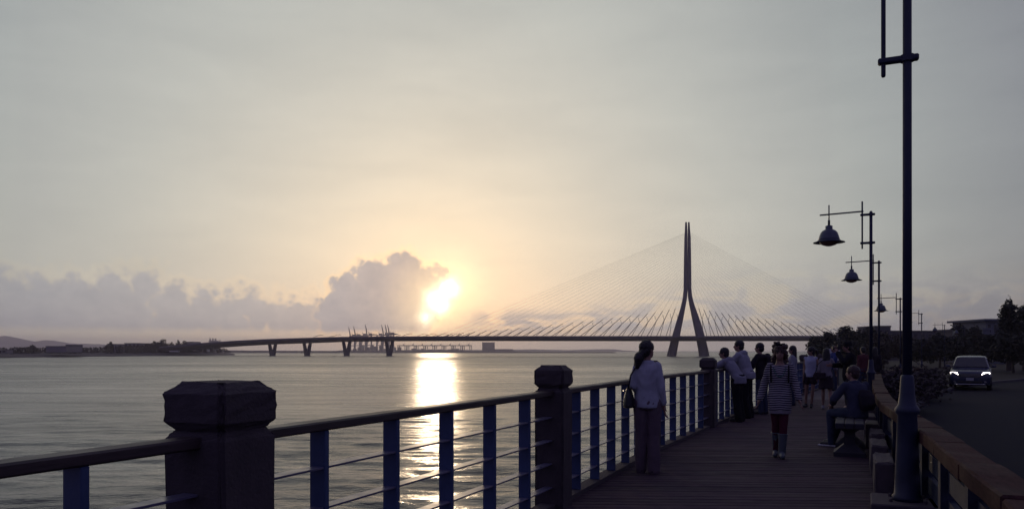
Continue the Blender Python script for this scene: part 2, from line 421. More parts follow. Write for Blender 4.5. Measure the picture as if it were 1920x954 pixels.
def build_bridge():
    for sgn in (1, -1):
        bm = bmesh.new(); secs = []
        for (px, py) in DECK:
            zt = bz(px, py); th = 3.0 if px > 600 else 3.4
            prof = [(5.2, zt), (15.5, zt), (15.5, zt - 0.9), (12.5, zt - th), (6.5, zt - th), (5.2, zt - 1.2)]
            secs.append([bp3(px, z, o * sgn) for o, z in prof])
        sweep(bm, secs); meshobj('deck_girder', bm, M_STEEL, bridge)
        bm = bmesh.new(); secs = []
        for (px, py) in DECK:
            zt = bz(px, py) + 0.003
            secs.append([bp3(px, z, o * sgn) for o, z in ((15.15, zt), (15.45, zt), (15.4, zt + 0.75), (15.2, zt + 0.75))])
        sweep(bm, secs); meshobj('parapet', bm, M_CONC, bridge)
    bm = bmesh.new()
    for px in range(350, 1710, 14):
        z = bz(px, deck_y(px)) - 1.0; p = bp3(px, z)
        box(bm, p, (1.2, 10.5, 0.8), rz=math.atan2(BD.y, BD.x))
    tag(meshobj('cross_beams', bm, M_STEEL, bridge), kind='stuff')
    # V piers
    for px, yb in ((511, 664.6), (576, 665.0), (650, 665.8), (730, 666.4)):
        zt = bz(px, deck_y(px)) - 2.9; zb = WATER_Z - 2.0
        zm = zb + 0.42 * (zt - zb) + 0.5
        bm = bmesh.new()
        sx = bridge_pt(px).y / F
        poly = [(-8.7, zt), (-4.0, zt), (0, zm), (4.0, zt), (8.7, zt), (4.2, zb), (-4.2, zb)]
        fr = [bm.verts.new(bp3(px, z, .85, x * sx * 1.02)) for x, z in poly]
        bk = [bm.verts.new(bp3(px, z, -.85, x * sx * 1.02)) for x, z in poly]
        bm.faces.new((fr[0], fr[1], fr[2], fr[6])); bm.faces.new((fr[2], fr[3], fr[4], fr[5])); bm.faces.new((fr[2], fr[5], fr[6]))
        bm.faces.new((bk[6], bk[2], bk[1], bk[0])); bm.faces.new((bk[5], bk[4], bk[3], bk[2])); bm.faces.new((bk[6], bk[5], bk[2]))
        for i in range(7):
            j = (i + 1) % 7
            bm.faces.new((fr[i], bk[i], bk[j], fr[j]))
        bmesh.ops.recalc_face_normals(bm, faces=bm.faces[:])
        meshobj('pier', bm, M_CONC, bridge)
        bm = bmesh.new()
        for xx in (-6.3, 6.3): box(bm, bp3(px, zt + 0.75, 0, xx * sx), (4.4 * sx, 24, 1.3), rz=math.atan2(BD.y, BD.x))
        meshobj('headstock', bm, M_CONC, bridge)
    # pylon: two curved legs that run up side by side
    L = [(676, 1248, 1267), (667, 1250.8, 1268.6), (655, 1253.9, 1270.4), (639, 1258, 1273.4), (622, 1263, 1276.4), (605.5, 1267.8, 1279.6), (590, 1272.4, 1282.5), (576, 1276.6, 1285),
         (565, 1279.2, 1287), (555.6, 1280.9, 1288.4), (541, 1282, 1289.2), (515, 1282.3, 1289.1), (488, 1282.5, 1289), (444, 1283.4, 1288.9), (431, 1284.2, 1288.6), (417, 1284.9, 1287.8)]
    Rr = [(676, 1312.4, 1331), (667, 1310, 1328.6), (655, 1308.6, 1326.4), (639, 1305.7, 1322.7), (622, 1302.6, 1318), (605.5, 1299.2, 1313.3), (590, 1296.2, 1307.8), (576, 1293.4, 1303),
          (565, 1291.4, 1299.6), (555.6, 1290, 1297.3), (541, 1289.5, 1296), (515, 1289.5, 1295.8), (488, 1289.4, 1295.6), (444, 1289.5, 1294.8), (431, 1289.6, 1293.6), (417, 1290.1, 1292.8)]
    base = bridge_pt(1289)
    for leg in (L, Rr):
        bm = bmesh.new(); secs = []
        for (py, xa, xb) in leg:
            z = EYE + (657 - py) / F * base.y
            k = base.y / F
            a, b = (xa - 1289) * k, (xb - 1289) * k
            hy = 4.6 - 2.6 * min(max((z - 5) / 95, 0), 1)
            c = 0.22 * (b - a)
            pr = [(a, -hy + c), (a + c, -hy), (b - c, -hy), (b, -hy + c), (b, hy - c), (b - c, hy), (a + c, hy), (a, hy - c)]
            secs.append([bp3(1289, z, -yy, xx) for xx, yy in pr])
        sweep(bm, secs)
        meshobj('pylon_leg', bm, M_CONC, bridge)
    # stay cables with their thick lower sleeves
    k = base.y / F
    def cable(px_d, py_m, side):
        zt = bz(px_d, deck_y(px_d))
        a = bp3(px_d, zt - 0.3)
        zm = EYE + (657 - py_m) / F * base.y
        b = bp3(1289, zm, 0.0, side * 4.0 * k)
        bm = bmesh.new(); tube(bm, [a, b], 0.05, 5)
        c = meshobj('stay_cable', bm, M_CABLE, bridge)
        return c, a, b
    nL, nR = 26, 25
    for i in range(nL):
        f = i / (nL - 1); px = 812 + (1266 - 812) * f
        c, a, b = cable(px, 437 + (528 - 437) * f ** 1.3, -1)
        sleeves(c, a, b, (7 + 50 * f ** 1.15), i)
    for i in range(nR):
        f = i / (nR - 1); px = 1312 + (1662 - 1312) * f
        c, a, b = cable(px, 528 - (528 - 437) * f ** 0.77, 1)
        sleeves(c, a, b, (7 + 50 * (1 - f) ** 1.1), i)

def sleeves(c, a, b, hpx, i):
    h = hpx * 620 / F
    t = min(h / max(b.z - a.z, 1), 0.5)
    top = a + (b - a) * t
    bm = bmesh.new(); tube(bm, [a, top], 0.24, 5); meshobj('sleeve', bm, M_STEEL, c)
    if i % 1 == 0:
        side = 1 if b.x > a.x else -1
        foot = Vector((a.x + 3.2 * BD.x * side, a.y + 3.2 * BD.y * side, a.z))
        bm = bmesh.new(); tube(bm, [foot, a + (b - a) * t * 0.62, a + (b - a) * t * 0.62 + Vector((-1.2 * side, 0, h * 0.2))], [0.2, 0.2, 0.16], 5)
        meshobj('lamp_mast', bm, M_STEEL if i % 2 else M_GLINT, c)
build_bridge()

def deck_lamp(px, h, hook):
    z = bz(px, deck_y(px)); s = bridge_pt(px).y / F
    p = [bp3(px, z, 8), bp3(px, z + h * s * 0.55, 8, 6 * s), bp3(px, z + h * s, 8, 13 * s)]
    if hook: p += [bp3(px, z + h * s * 1.08, 8, 17 * s), bp3(px, z + h * s * 1.08, 8, 22 * s)]
    bm = bmesh.new(); tube(bm, p, 0.17, 5); meshobj('deck_lamp', bm, M_STEEL, bridge)
for px in (592, 626, 660, 692, 727, 757, 785, 801, 822, 846, 868):
    deck_lamp(px, 6.0, True)
for px in (619, 744, 795, 812, 834, 858):
    deck_lamp(px, 4.5, False)

# ------------------------------------------------------------------ far shores
M_SHORE = mat('shore_mud', (0.050, 0.036, 0.043), 0.9, var=0.25, vscale=0.05)
M_HILL = mat('far_hill_wood', (0.06, 0.06, 0.055), 0.95, var=0.2, vscale=0.01)
M_LEAF_FAR = mat('far_foliage', (0.020, 0.020, 0.023), 0.9, var=0.35, vscale=0.3)
M_BLD = mat('far_render', (0.22, 0.20, 0.21), 0.85, var=0.1, vscale=0.2)
M_ROOF = mat('far_roof', (0.12, 0.11, 0.13), 0.8)
M_WIN = mat('dark_window', (0.02, 0.022, 0.03), 0.15)
M_WHITE = mat('white_panel', (0.55, 0.54, 0.55), 0.6)

def ridge(name, pts, depth, base_y, thick, m, label, jag=0.0, back_drop=1.0):
    """a long hill: (px, py) outline at the given depth, sloping down front and back"""
    bm = bmesh.new(); secs = []
    for i, (px, py) in enumerate(pts):
        d = depth(px) if callable(depth) else depth
        z = EYE + (657 - py) / F * d; X = (px - 960) / F * d
        zb = WATER_Z - 1.0
        h = z - zb
        secs.append([Vector((X * (d - thick * .5) / d, d - thick * .5, zb)), Vector((X, d - thick * .22, zb + h * .55)), Vector((X, d, z)),
                     Vector((X, d + thick * .3, zb + h * .5)), Vector((X, d + thick * .5, zb))])
    rings = [[bm.verts.new(p) for p in s] for s in secs]
    for a, b in zip(rings, rings[1:]):
        for j in range(4): bm.faces.new((a[j], b[j], b[j + 1], a[j + 1]))
        bm.faces.new((a[4], b[4], b[0], a[0]))
    bm.faces.new(rings[0][::-1]); bm.faces.new(rings[-1])
    bmesh.ops.recalc_face_normals(bm, faces=bm.faces[:])
    o = meshobj(name, bm, m); tag(o, label, kind='structure'); return o

def densify(pts, step, amp, seed):
    r = random.Random(seed); out = []
    for (a, ya), (b, yb) in zip(pts, pts[1:]):
        n = max(1, int((b - a) / step))
        for i in range(n):
            f = i / n
            out.append((a + (b - a) * f, ya + (yb - ya) * f + r.uniform(-amp, amp)))
    out.append(pts[-1]); return out
ridge('hills', densify([(-160, 640), (-90, 634), (-40, 638), (0, 631), (8, 629), (16, 630), (24, 635.5), (36, 635), (48, 638.5), (60, 640), (72, 640), (82, 637.5), (100, 638), (112, 641),
      (135, 643.5), (180, 644.5), (240, 647), (320, 651), (400, 655)], 4, 0.25, 1), 5200, 658, 1500, M_HILL, 'low purple hills behind the left shore')
ridge('headland', densify([(915, 656.5), (960, 655.2), (1000, 654.6), (1040, 655.4), (1060, 656), (1100, 655), (1140, 654.2), (1155, 654.6), (1168, 656.4), (1185, 657.2)], 6, 0.1, 2), 4600, 658, 700, M_HILL, 'low far headland under the bridge deck')
# flat spit under the bridge
ridge('sand_spit', densify([(380, 656), (430, 656.5), (470, 656.8), (560, 657.2), (650, 657.5), (760, 658), (860, 658.3), (1000, 658.8), (1150, 659.3)], 12, 0.12, 3), 1500, 660, 240, M_SHORE, 'low mud spit across the river under the bridge')
ridge('port_land', densify([(640, 656.2), (700, 656), (800, 655.6), (900, 655.6), (965, 656)], 15, 0.1, 4), 3150, 659, 500, M_SHORE, 'flat port apron below the cranes')

# left shore: land strip with a mud bank
def shore_d(px): return 470 + max(px, -200) * 0.62 if px < 430 else 470 + 430 * 0.62
def build_shore():
    bm = bmesh.new(); rows = []
    for px in range(-260, 441, 20):
        d = shore_d(px); k = (px - 960) / F
        r = random.Random(px)
        w = 1 - 0.85 * max(0, (px - 395) / 45)
        prof = [(0, WATER_Z - 0.6), (3 + r.uniform(-1, 1), WATER_Z + 0.1), (18, -1.7), (34, -0.9), (60, -0.2), (240, 1.0), (420, -4)]
        rows.append([bm.verts.new((k * (d + dd), d + dd, WATER_Z + (z - WATER_Z) * max(w, .15))) for dd, z in prof])
    for a, b in zip(rows, rows[1:]):
        for j in range(6): bm.faces.new((a[j], b[j], b[j + 1], a[j + 1]))
    bmesh.ops.recalc_face_normals(bm, faces=bm.faces[:])
    tag(meshobj('left_shore', bm, M_SHORE, smooth=True), 'brown mud bank along the left shore', kind='structure')
build_shore()

# ---- foliage helpers
LEAF_Q = None
def leaf_cloud(name, blobs, n, size, m, parent=None, seed=0, flat=0.6):
    """many leaf-sized quads scattered through lobes (x, y, z, rx, ry, rz)"""
    r = np.random.default_rng(seed)
    w = np.array([b[3] * b[4] * b[5] for b in blobs]) ** 0.8; w /= w.sum()
    which = r.choice(len(blobs), n, p=w)
    B = np.array(blobs)[which]
    u = r.normal(size=(n, 3)); u /= np.linalg.norm(u, axis=1)[:, None]
    rad = r.uniform(0.25, 1.0, n) ** 0.45 * r.uniform(0.88, 1.12, n) * np.where(r.random(n) < .14, r.uniform(1.1, 1.5, n), 1.0)
    c = B[:, :3] + u * rad[:, None] * B[:, 3:6]
    a = r.normal(size=(n, 3)); a[:, 2] *= flat; a /= np.linalg.norm(a, axis=1)[:, None]
    b = np.cross(a, r.normal(size=(n, 3))); b /= np.linalg.norm(b, axis=1)[:, None]
    s = size * r.uniform(0.6, 1.3, n)[:, None]
    v = np.stack([c - a * s * .5, c + b * s * .3, c + a * s * .5, c - b * s * .3], 1).reshape(-1, 3)
    f = np.arange(4 * n).reshape(n, 4)
    me = bpy.data.meshes.new(name)
    me.vertices.add(4 * n); me.vertices.foreach_set('co', v.ravel())
    me.loops.add(4 * n); me.loops.foreach_set('vertex_index', f.ravel())
    me.polygons.add(n); me.polygons.foreach_set('loop_start', np.arange(0, 4 * n, 4)); me.polygons.foreach_set('loop_total', np.full(n, 4))
    me.update(calc_edges=True); me.materials.append(m)
    return link(bpy.data.objects.new(name, me), parent)
def tree(name, base, h, w, n, size, m, label, group=None, seed=0, lobes=9, cat='tree', trunk_r=None, spread=1.0):
    r = random.Random(seed)
    t = empty(name, base); tag(t, label, cat, group)
    tr = trunk_r or h * 0.03
    bm = bmesh.new()
    lean = Vector((r.uniform(-.06, .06) * h, r.uniform(-.06, .06) * h, 0))
    tube(bm, [(0, 0, -0.3), lean * .3 + Vector((0, 0, h * .25)), lean * .7 + Vector((0, 0, h * .5)), lean + Vector((0, 0, h * .82))], [tr * 1.5, tr, tr * .75, tr * .25], 7)
    bl = []
    for i in range(lobes):
        a = 2.4 * i + r.uniform(-.4, .4); q = (i + .5) / lobes
        zz = h * (0.36 + 0.54 * q); rr = w * .5 * (0.72 - 0.5 * abs(q - .35)) * r.uniform(.5, 1.0) * spread
        s = w * r.uniform(.16, .26)
        p = Vector((math.cos(a) * rr, math.sin(a) * rr, zz)) + lean * q
        tube(bm, [lean * q * .5 + Vector((0, 0, zz * .55)), p], [tr * .45, tr * .12], 5)
        bl.append((p.x, p.y, p.z, s, s, s * r.uniform(.65, .95)))
    bl.append((lean.x, lean.y, h * .9, w * .17, w * .17, h * .11))
    bl.append((0, 0, h * .55, w * .3, w * .3, h * .2))
    meshobj('trunk', bm, M_BARK, t)
    leaf_cloud('crown', bl, n, size, m, t, seed)
    return t
M_BARK = mat('bark', (0.05, 0.04, 0.035), 0.95, var=0.3, vscale=4)

# left wood: a mass, with a few trees that stand out of it
def build_left_wood():
    bl = []; r = random.Random(3)
    out = [(-200, 650), (-60, 650), (0, 652), (18, 653), (25, 650), (45, 650), (60, 649), (75, 652), (85, 651), (100, 650), (130, 650.5), (150, 651), (170, 650.5), (190, 650), (205, 647),
           (225, 647.5), (262, 646.5), (275, 644), (290, 643), (300, 641), (312, 643), (322, 645.5), (335, 645), (350, 644), (365, 646), (380, 647), (400, 649), (415, 651), (425, 655), (433, 659)]
    for px in np.arange(-200, 432, 3.2):
        y = np.interp(px, [o[0] for o in out], [o[1] for o in out])
        d = shore_d(px) + 45 + r.uniform(-8, 25)
        top = EYE + (657 - y) / F * d; bot = -0.6
        hh = max(top - bot, .8)
        x = (px - 960) / F * d
        for q in (0.25, 0.7):
            rr = hh * .30 * r.uniform(.85, 1.15)
            bl.append((x + r.uniform(-1, 1), d, bot + hh * q, max(rr, 1.0) * 1.25, max(rr, 1.0), rr))
    o = leaf_cloud('wood', bl, 26000, 1.1, M_LEAF_FAR, seed=4)
    tag(o, 'dark belt of trees along the left shore', kind='stuff')
build_left_wood()
def left_tree(px, ytop, wpx, label, seed, lobes=7, nm='shore_tree'):
    d = shore_d(px) + 42; z = EYE + (657 - ytop) / F * d
    tree(nm, (*((px - 960) / F * d, d), -0.6), z + 0.6, wpx / F * d, 900, 0.8, M_LEAF_FAR, label, 'trees standing out of the shore wood', seed, lobes, spread=1.1)
left_tree(208, 640, 14, 'round-topped lone tree on the far left shore beside a flat roof', 21)
left_tree(60, 647, 15, 'low spreading tree on the shore below the purple hills', 22)
left_tree(303, 634.5, 17, 'tallest ragged tree on the far left shore', 23, 9)
left_tree(288, 639, 16, 'sloping bushy tree left of the tallest shore tree', 24)
left_tree(322, 641, 10, 'small thin tree in the gap of the left shore wood', 25, 5)
left_tree(333, 637, 10, 'upright tree left of a pair on the far shore', 26)
left_tree(345, 638.5, 16, 'broad tree nearest the end of the bridge ramp', 27)

def far_building(name, px0, px1, ytop, ybot, d, dep, m, label, roof=None, wins=0, cat='building'):
    x0, x1 = (px0 - 960) / F * d, (px1 - 960) / F * d
    zt, zb = EYE + (657 - ytop) / F * d, EYE + (657 - ybot) / F * d
    t = empty(name, ((x0 + x1) / 2, d, zb)); tag(t, label, cat)
    h = zt - zb; w = x1 - x0
    bm = bmesh.new(); box(bm, (0, dep / 2, h / 2), (w, dep, h)); meshobj('wall', bm, m, t)
    bm = bmesh.new(); box(bm, (0, dep / 2, h + .15), (w * 1.03, dep * 1.03, .3)); meshobj('roof', bm, M_ROOF, t)
    if wins:
        rows = max(1, int(h / 3.4)); ww = w / wins * .5
        for i in range(wins):
            for j in range(rows):
                bm = bmesh.new(); box(bm, (-w / 2 + (i + .5) * w / wins, -.03, h * (j + .55) / rows), (ww, .12, h / rows * .45)); meshobj('window', bm, M_WIN, t)
    return t
far_building('long_shed', 86, 124, 649.2, 660, 545, 20, M_BLD, 'long pale shed with a flat roof among the left shore trees')
far_building('flat_roof_block', 123, 135, 646.4, 660, 560, 14, M_ROOF, 'small dark block at the end of the long shed', wins=2)
far_building('flat_roof_house', 209, 220, 645, 660, 650, 12, M_BLD, 'flat-roofed house beside the round-topped shore tree', wins=2)
far_building('wide_hall', 233, 262, 643.4, 660, 690, 20, M_BLD, 'wide grey hall with flat roof left of the tallest shore tree', wins=4)
far_building('low_hall', 220, 234, 646, 660, 690, 20, M_BLD, 'low annexe joining the wide grey hall on its left')
far_building('riverside_hut', 2, 13, 656.2, 662, 480, 6, M_BLD, 'small hut with pale roof at the far left water edge', wins=1)
far_building('white_kiosk', 379, 389, 655, 659.5, 716, 5, M_WHITE, 'small white kiosk on the shore below the bridge ramp', wins=1)
far_building('shore_shelter', 317, 333, 657.2, 659.4, 672, 4, M_WHITE, 'low white shelter on the shore below the tallest tree')
# sloped grey hall by the ramp
def ramp_hall():
    d = 745; k = d / F
    t = empty('sloped_hall', ((356 - 960) * k, d, 1.0)); tag(t, 'pale hall with a sloping end beside the bridge ramp', 'building')
    zt = EYE + (657 - 641) * k - 1
    bm = bmesh.new(); pts = [(-8 * k, 0), (12 * k, 0), (6 * k, zt), (-6 * k, zt)]
    a = [bm.verts.new((x, 0, z)) for x, z in pts]; b = [bm.verts.new((x, 18, z)) for x, z in pts]
    bm.faces.new(a); bm.faces.new(b[::-1])
    for i in range(4): bm.faces.new((a[i], b[i], b[(i + 1) % 4], a[(i + 1) % 4]))
    bmesh.ops.recalc_face_normals(bm, faces=bm.faces[:]); meshobj('wall', bm, M_BLD, t)
    bm = bmesh.new(); box(bm, (0, 9, zt + .2), (12.6 * k, 18.6, .35)); meshobj('roof', bm, M_ROOF, t)
ramp_hall()
# power-station like block with three stacks
def stacks():
    d = 2600; k = d / F
    t = empty('power_station', ((397.5 - 960) * k, d, WATER_Z)); tag(t, 'far grey block with three square chimneys above the bridge ramp', 'building')
    zt = EYE + (657 - 638) * k - WATER_Z
    bm = bmesh.new(); box(bm, (0, 15, zt / 2), (12.5 * k, 30, zt)); meshobj('wall', bm, M_BLD, t)
    for x in (-5.2, 0, 4.9):
        bm = bmesh.new(); box(bm, (x * k, 8, zt + 2.1 * k), (1.9 * k, 5, 4.2 * k)); meshobj('chimney', bm, M_BLD, t)
    t2 = empty('water_tower', ((411.5 - 960) * k, d, WATER_Z)); tag(t2, 'small square tower right of the three-chimney block', 'tower')
    bm = bmesh.new(); box(bm, (0, 4, (zt - 1) / 2), (1.2 * k, 4, zt - 1)); box(bm, (0, 4, zt - .5), (2.2 * k, 6, 1.6 * k)); meshobj('tower_shaft', bm, M_BLD, t2)
stacks()

# ---- container port
M_CRANE = mat('crane_steel', (0.06, 0.055, 0.065), 0.8, spec=.1)
CD = 3000; CK = CD / F
def crane(px, ytip, ytop, label, up=True, w=9.0):
    X = (px - 960) * CK
    t = empty('container_crane', (X, CD, WATER_Z + 1)); tag(t, label, 'crane', 'container cranes at the port')
    H = EYE + (657 - ytop) * CK - WATER_Z - 1
    W = w * CK / 2
    for sx in (-1, 1):
        for sy in (-8, 8):
            bm = bmesh.new(); tube(bm, [(sx * W, sy, 0), (sx * W * .93, sy, H)], 1.5, 4); meshobj('leg', bm, M_CRANE, t)
    bm = bmesh.new()
    for sy in (-8, 8):
        for z in (.38, .98): box(bm, (0, sy, H * z), (2 * W, 1.8, 2.4))
        tube(bm, [(-W, sy, H * .4), (W * .95, sy, H * .97)], .8, 4)
    meshobj('portal_frame', bm, M_CRANE, t)
    bm = bmesh.new(); box(bm, (W * .55, 0, H + 3.5), (W * 1.3, 9, 6)); meshobj('machine_house', bm, M_CRANE, t)
    bm = bmesh.new(); box(bm, (W * 1.0, 0, H - 1), (W * 4.0, 3, 2.6)); tube(bm, [(0, 0, H + 6), (W * 2.6, 0, H)], .55, 4); meshobj('back_girder', bm, M_CRANE, t)
    bm = bmesh.new()
    if up:
        zt = EYE + (657 - ytip) * CK - WATER_Z - 1
        tube(bm, [(-W * .8, 0, H - 1), (-W * .8 - (zt - H) * .09, 0, H + (zt - H) * .55), (-W * .8 - (zt - H) * .2, 0, zt)], [2.6, 2.1, 1.0], 4)
    else:
        tube(bm, [(-W * .8, 0, H), (-W * 4, 0, H)], 1.3, 4)
    meshobj('boom', bm, M_CRANE, t)
    bm = bmesh.new(); tube(bm, [(0, -4, H), (-W * .2, 0, H + 12), (0, 4, H)], .7, 4); meshobj('apex_frame', bm, M_CRANE, t)
for i, (px, yt, yp, up, lb) in enumerate([
    (660.5, 613, 630, True, 'leftmost container crane with its boom raised'),
    (670, 611.5, 629.5, True, 'second container crane from the left with raised boom'),
    (681, 628, 628.5, False, 'container crane with lowered boom between raised ones'),
    (692, 608, 627.6, True, 'container crane with tall boom in the middle of the row'),
    (711, 628, 628, False, 'container crane with lowered boom right of the middle'),
    (722.5, 608.6, 626.8, True, 'third container crane from the right with raised boom'),
    (729, 608, 626.4, True, 'second container crane from the right with raised boom'),
    (733.5, 608.4, 626, True, 'rightmost container crane with raised boom')]):
    crane(px, yt, yp, lb, up)
def yard_gantry(px0, px1, ytop, label):
    k = CD / F; t = empty('yard_gantry', (((px0 + px1) / 2 - 960) * k, CD + 40, WATER_Z + 1)); tag(t, label, 'gantry', 'low yard gantries at the port')
    H = EYE + (657 - ytop) * k - WATER_Z - 1; W = (px1 - px0) * k / 2
    for s in (-.96, -.6, .6, .96):
        bm = bmesh.new(); tube(bm, [(W * s, 0, 0), (W * s, 0, H)], 1.4, 4); meshobj('leg', bm, M_CRANE, t)
    bm = bmesh.new(); box(bm, (0, 0, H), (2.12 * W, 5, 3.4)); meshobj('girder', bm, M_CRANE, t)
    bm = bmesh.new(); box(bm, (W * .3, 0, H + 3.4), (W * .35, 4, 3)); tube(bm, [(W * .3, 0, H + 4), (W * .3 + 5, 0, H + 9)], .5, 4); meshobj('trolley', bm, M_CRANE, t)
words = ['first', 'second', 'third', 'fourth', 'fifth', 'sixth', 'seventh', 'eighth']
for i in range(8):
    yard_gantry(743 + i * 17.6, 760 + i * 17.6, 647.4, f'{words[i]} low yard gantry from the left beyond the cranes')
NTH = ('first second third fourth fifth sixth seventh eighth ninth tenth eleventh twelfth thirteenth fourteenth fifteenth sixteenth seventeenth '
       'eighteenth nineteenth twentieth twenty-first twenty-second twenty-third twenty-fourth twenty-fifth twenty-sixth twenty-seventh').split()
def container_stacks():
    r = random.Random(8)
    for i in range(26):
        px = 650 + i * 8.6 + r.uniform(-2, 2); k = CD / F
        if px > 872: break
        h = r.choice([9, 12, 15, 18]) * (1.5 if px < 745 else .7)
        bm = bmesh.new(); n = max(1, int(h / 2.9)); w = r.uniform(12, 17)
        for j in range(n): box(bm, (0, 0, 1.45 + j * 2.9), (w - .4 * (j % 2), 14, 2.75))
        o = meshobj('container_stack', bm, M_CRANE); o.location = ((px - 960) * k, CD + 60, WATER_Z + 1)
        side = ('among the crane legs' if px < 745 else 'under the low yard gantries')
        tag(o, f'{NTH[i]} hazy container stack from the left, {side}', 'containers', 'container stacks in the port yard')
container_stacks()
far_building('warehouse', 904, 927, 641.4, 658.5, 3050, 60, M_CRANE, 'tall square warehouse standing alone at the end of the port')
far_building('quay_shed', 927, 962, 654.2, 658.5, 3050, 40, M_CRANE, 'long low quay shed right of the tall warehouse')

# ------------------------------------------------------------------ near shore, boardwalk, road
M_SLAB = mat('seawall_concrete', (0.13, 0.12, 0.12), 0.9, var=0.2, vscale=1.5, bump=0.3)
M_ASPH = mat('asphalt', (0.016, 0.016, 0.024), 0.9, var=0.3, vscale=2.0, bump=0.3, bscale=60, spec=0.06)
M_PAINT = mat('road_paint', (0.10, 0.10, 0.11), 0.7, var=0.3, vscale=8)
M_KERB = mat('kerb_stone', (0.05, 0.048, 0.055), 0.9, var=0.2)
M_SOIL = mat('verge_soil', (0.03, 0.028, 0.028), 0.95, var=0.3, spec=0.1)
M_PAVE = mat('plaza_paving', (0.08, 0.062, 0.074), 0.85, var=0.16, vscale=1.2, bump=0.2, bscale=30)
def wood(name, color, grain=(1, 14, 14), rough=0.6, var=0.45, spec=0.5):
    m = bpy.data.materials.new(name); m.use_nodes = True
    t = m.node_tree; t.nodes.clear(); k = NT(t)
    b = t.nodes.new('ShaderNodeBsdfPrincipled'); o = t.nodes.new('ShaderNodeOutputMaterial'); k.l.new(b.outputs[0], o.inputs[0])
    tc = t.nodes.new('ShaderNodeTexCoord'); oi = t.nodes.new('ShaderNodeObjectInfo')
    p = k.vm('ADD', k.vm('MULTIPLY', tc.outputs['Object'], grain), k.vm('SCALE', oi.outputs['Random']))
    off = k.comb(k.m('MULTIPLY', oi.outputs['Random'], 37.0), 0.0, 0.0)
    p = k.vm('ADD', k.vm('MULTIPLY', tc.outputs['Object'], grain), off)
    n = k.noise(p, 3.0, 6.0, 0.65, 0.6); w = k.noise(k.vm('ADD', tc.outputs['Object'], off), 1.3, 4.0, 0.6)
    c = k.mix(1.0, (*color, 1), k.ramp(n, [(0.25, (1 - var,) * 3), (0.75, (1 + var * .6,) * 3)]), 'MULTIPLY')
    c = k.mix(1.0, c, k.ramp(k.m('ADD', k.m('MULTIPLY', w, .5), k.m('MULTIPLY', oi.outputs['Random'], .5)), [(0.2, (.72, .70, .74)), (0.8, (1.22, 1.16, 1.12))]), 'MULTIPLY')
    k.l.new(c, b.inputs['Base Color']); k.l.new(k.lin(w, .3, .7, rough - .15, rough + .15), b.inputs['Roughness'])
    bp = t.nodes.new('ShaderNodeBump'); bp.inputs['Strength'].default_value = .35; bp.inputs['Distance'].default_value = .004
    k.l.new(n, bp.inputs['Height']); k.l.new(bp.outputs[0], b.inputs['Normal'])
    b.inputs['Specular IOR Level'].default_value = spec
    MATS[name] = m; return m
M_PLANK = wood('deck_plank', (0.074, 0.053, 0.066), (1, 10, 10), 0.8, spec=0.10)
M_RAILWOOD = wood('handrail_timber', (0.058, 0.040, 0.038), (2, 20, 20), 0.55)
M_BEAM = wood('barrier_timber', (0.058, 0.026, 0.025), (3, 14, 14), 0.8, spec=0.1)
M_BLUE = mat('blue_paint', (0.040, 0.068, 0.155), 0.42, var=0.22, vscale=5, bump=0.15, bscale=25)
M_BLUEBAR = mat('blue_flat_bar', (0.13, 0.125, 0.18), 0.35, var=0.2, vscale=9)
M_STONE = mat('pillar_stone', (0.060, 0.047, 0.050), 0.9, var=0.28, vscale=7, bump=0.8, bscale=55)
M_BLOCK = mat('kerb_block_stone', (0.078, 0.064, 0.068), 0.9, var=0.25, vscale=5, bump=0.5, bscale=35)
M_IRON = mat('lamp_post_paint', (0.014, 0.021, 0.050), 0.55, var=0.2, vscale=4, bump=0.1)

# fence line: stone pillars (plan position, side length)
PIL = [(Vector((-3.15, -0.35)), .33), (Vector((-1.342, 3.57)), .355), (Vector((.403, 7.49)), .29), (Vector((2.01, 11.34)), .285), (Vector((3.858, 15.2)), .285),
       (Vector((5.67, 19.0)), .285), (Vector((8.0, 22.9)), .285), (Vector((10.2, 27.0)), .285), (Vector((12.4, 31.0)), .285), (Vector((14.6, 35.0)), .285)]
SHORE = [Vector((-9.2, -13.5))] + [p for p, _ in PIL] + [Vector(q) for q in ((20.2, 50), (26, 65), (35.5, 92), (41, 108), (52, 128), (90, 170), (190, 300), (330, 480), (900, 1100))]
def xs_at(poly, y):
    for a, b in zip(poly, poly[1:]):
        if a.y <= y <= b.y: return a.x + (b.x - a.x) * (y - a.y) / (b.y - a.y)
    return poly[-1].x
def yat_edge(poly, y):
    return xs_at(poly, y)
# barrier line on the road side
BAR = [Vector(q) for q in ((-4.6, -13.5), (0.80, 0.0), (2.45, 3.6), (3.97, 7.35), (4.53, 8.85), (5.43, 11.2), (7.28, 15.35), (10.2, 21.6), (12.0, 25.4), (14.4, 29.3), (17.3, 32.5))]

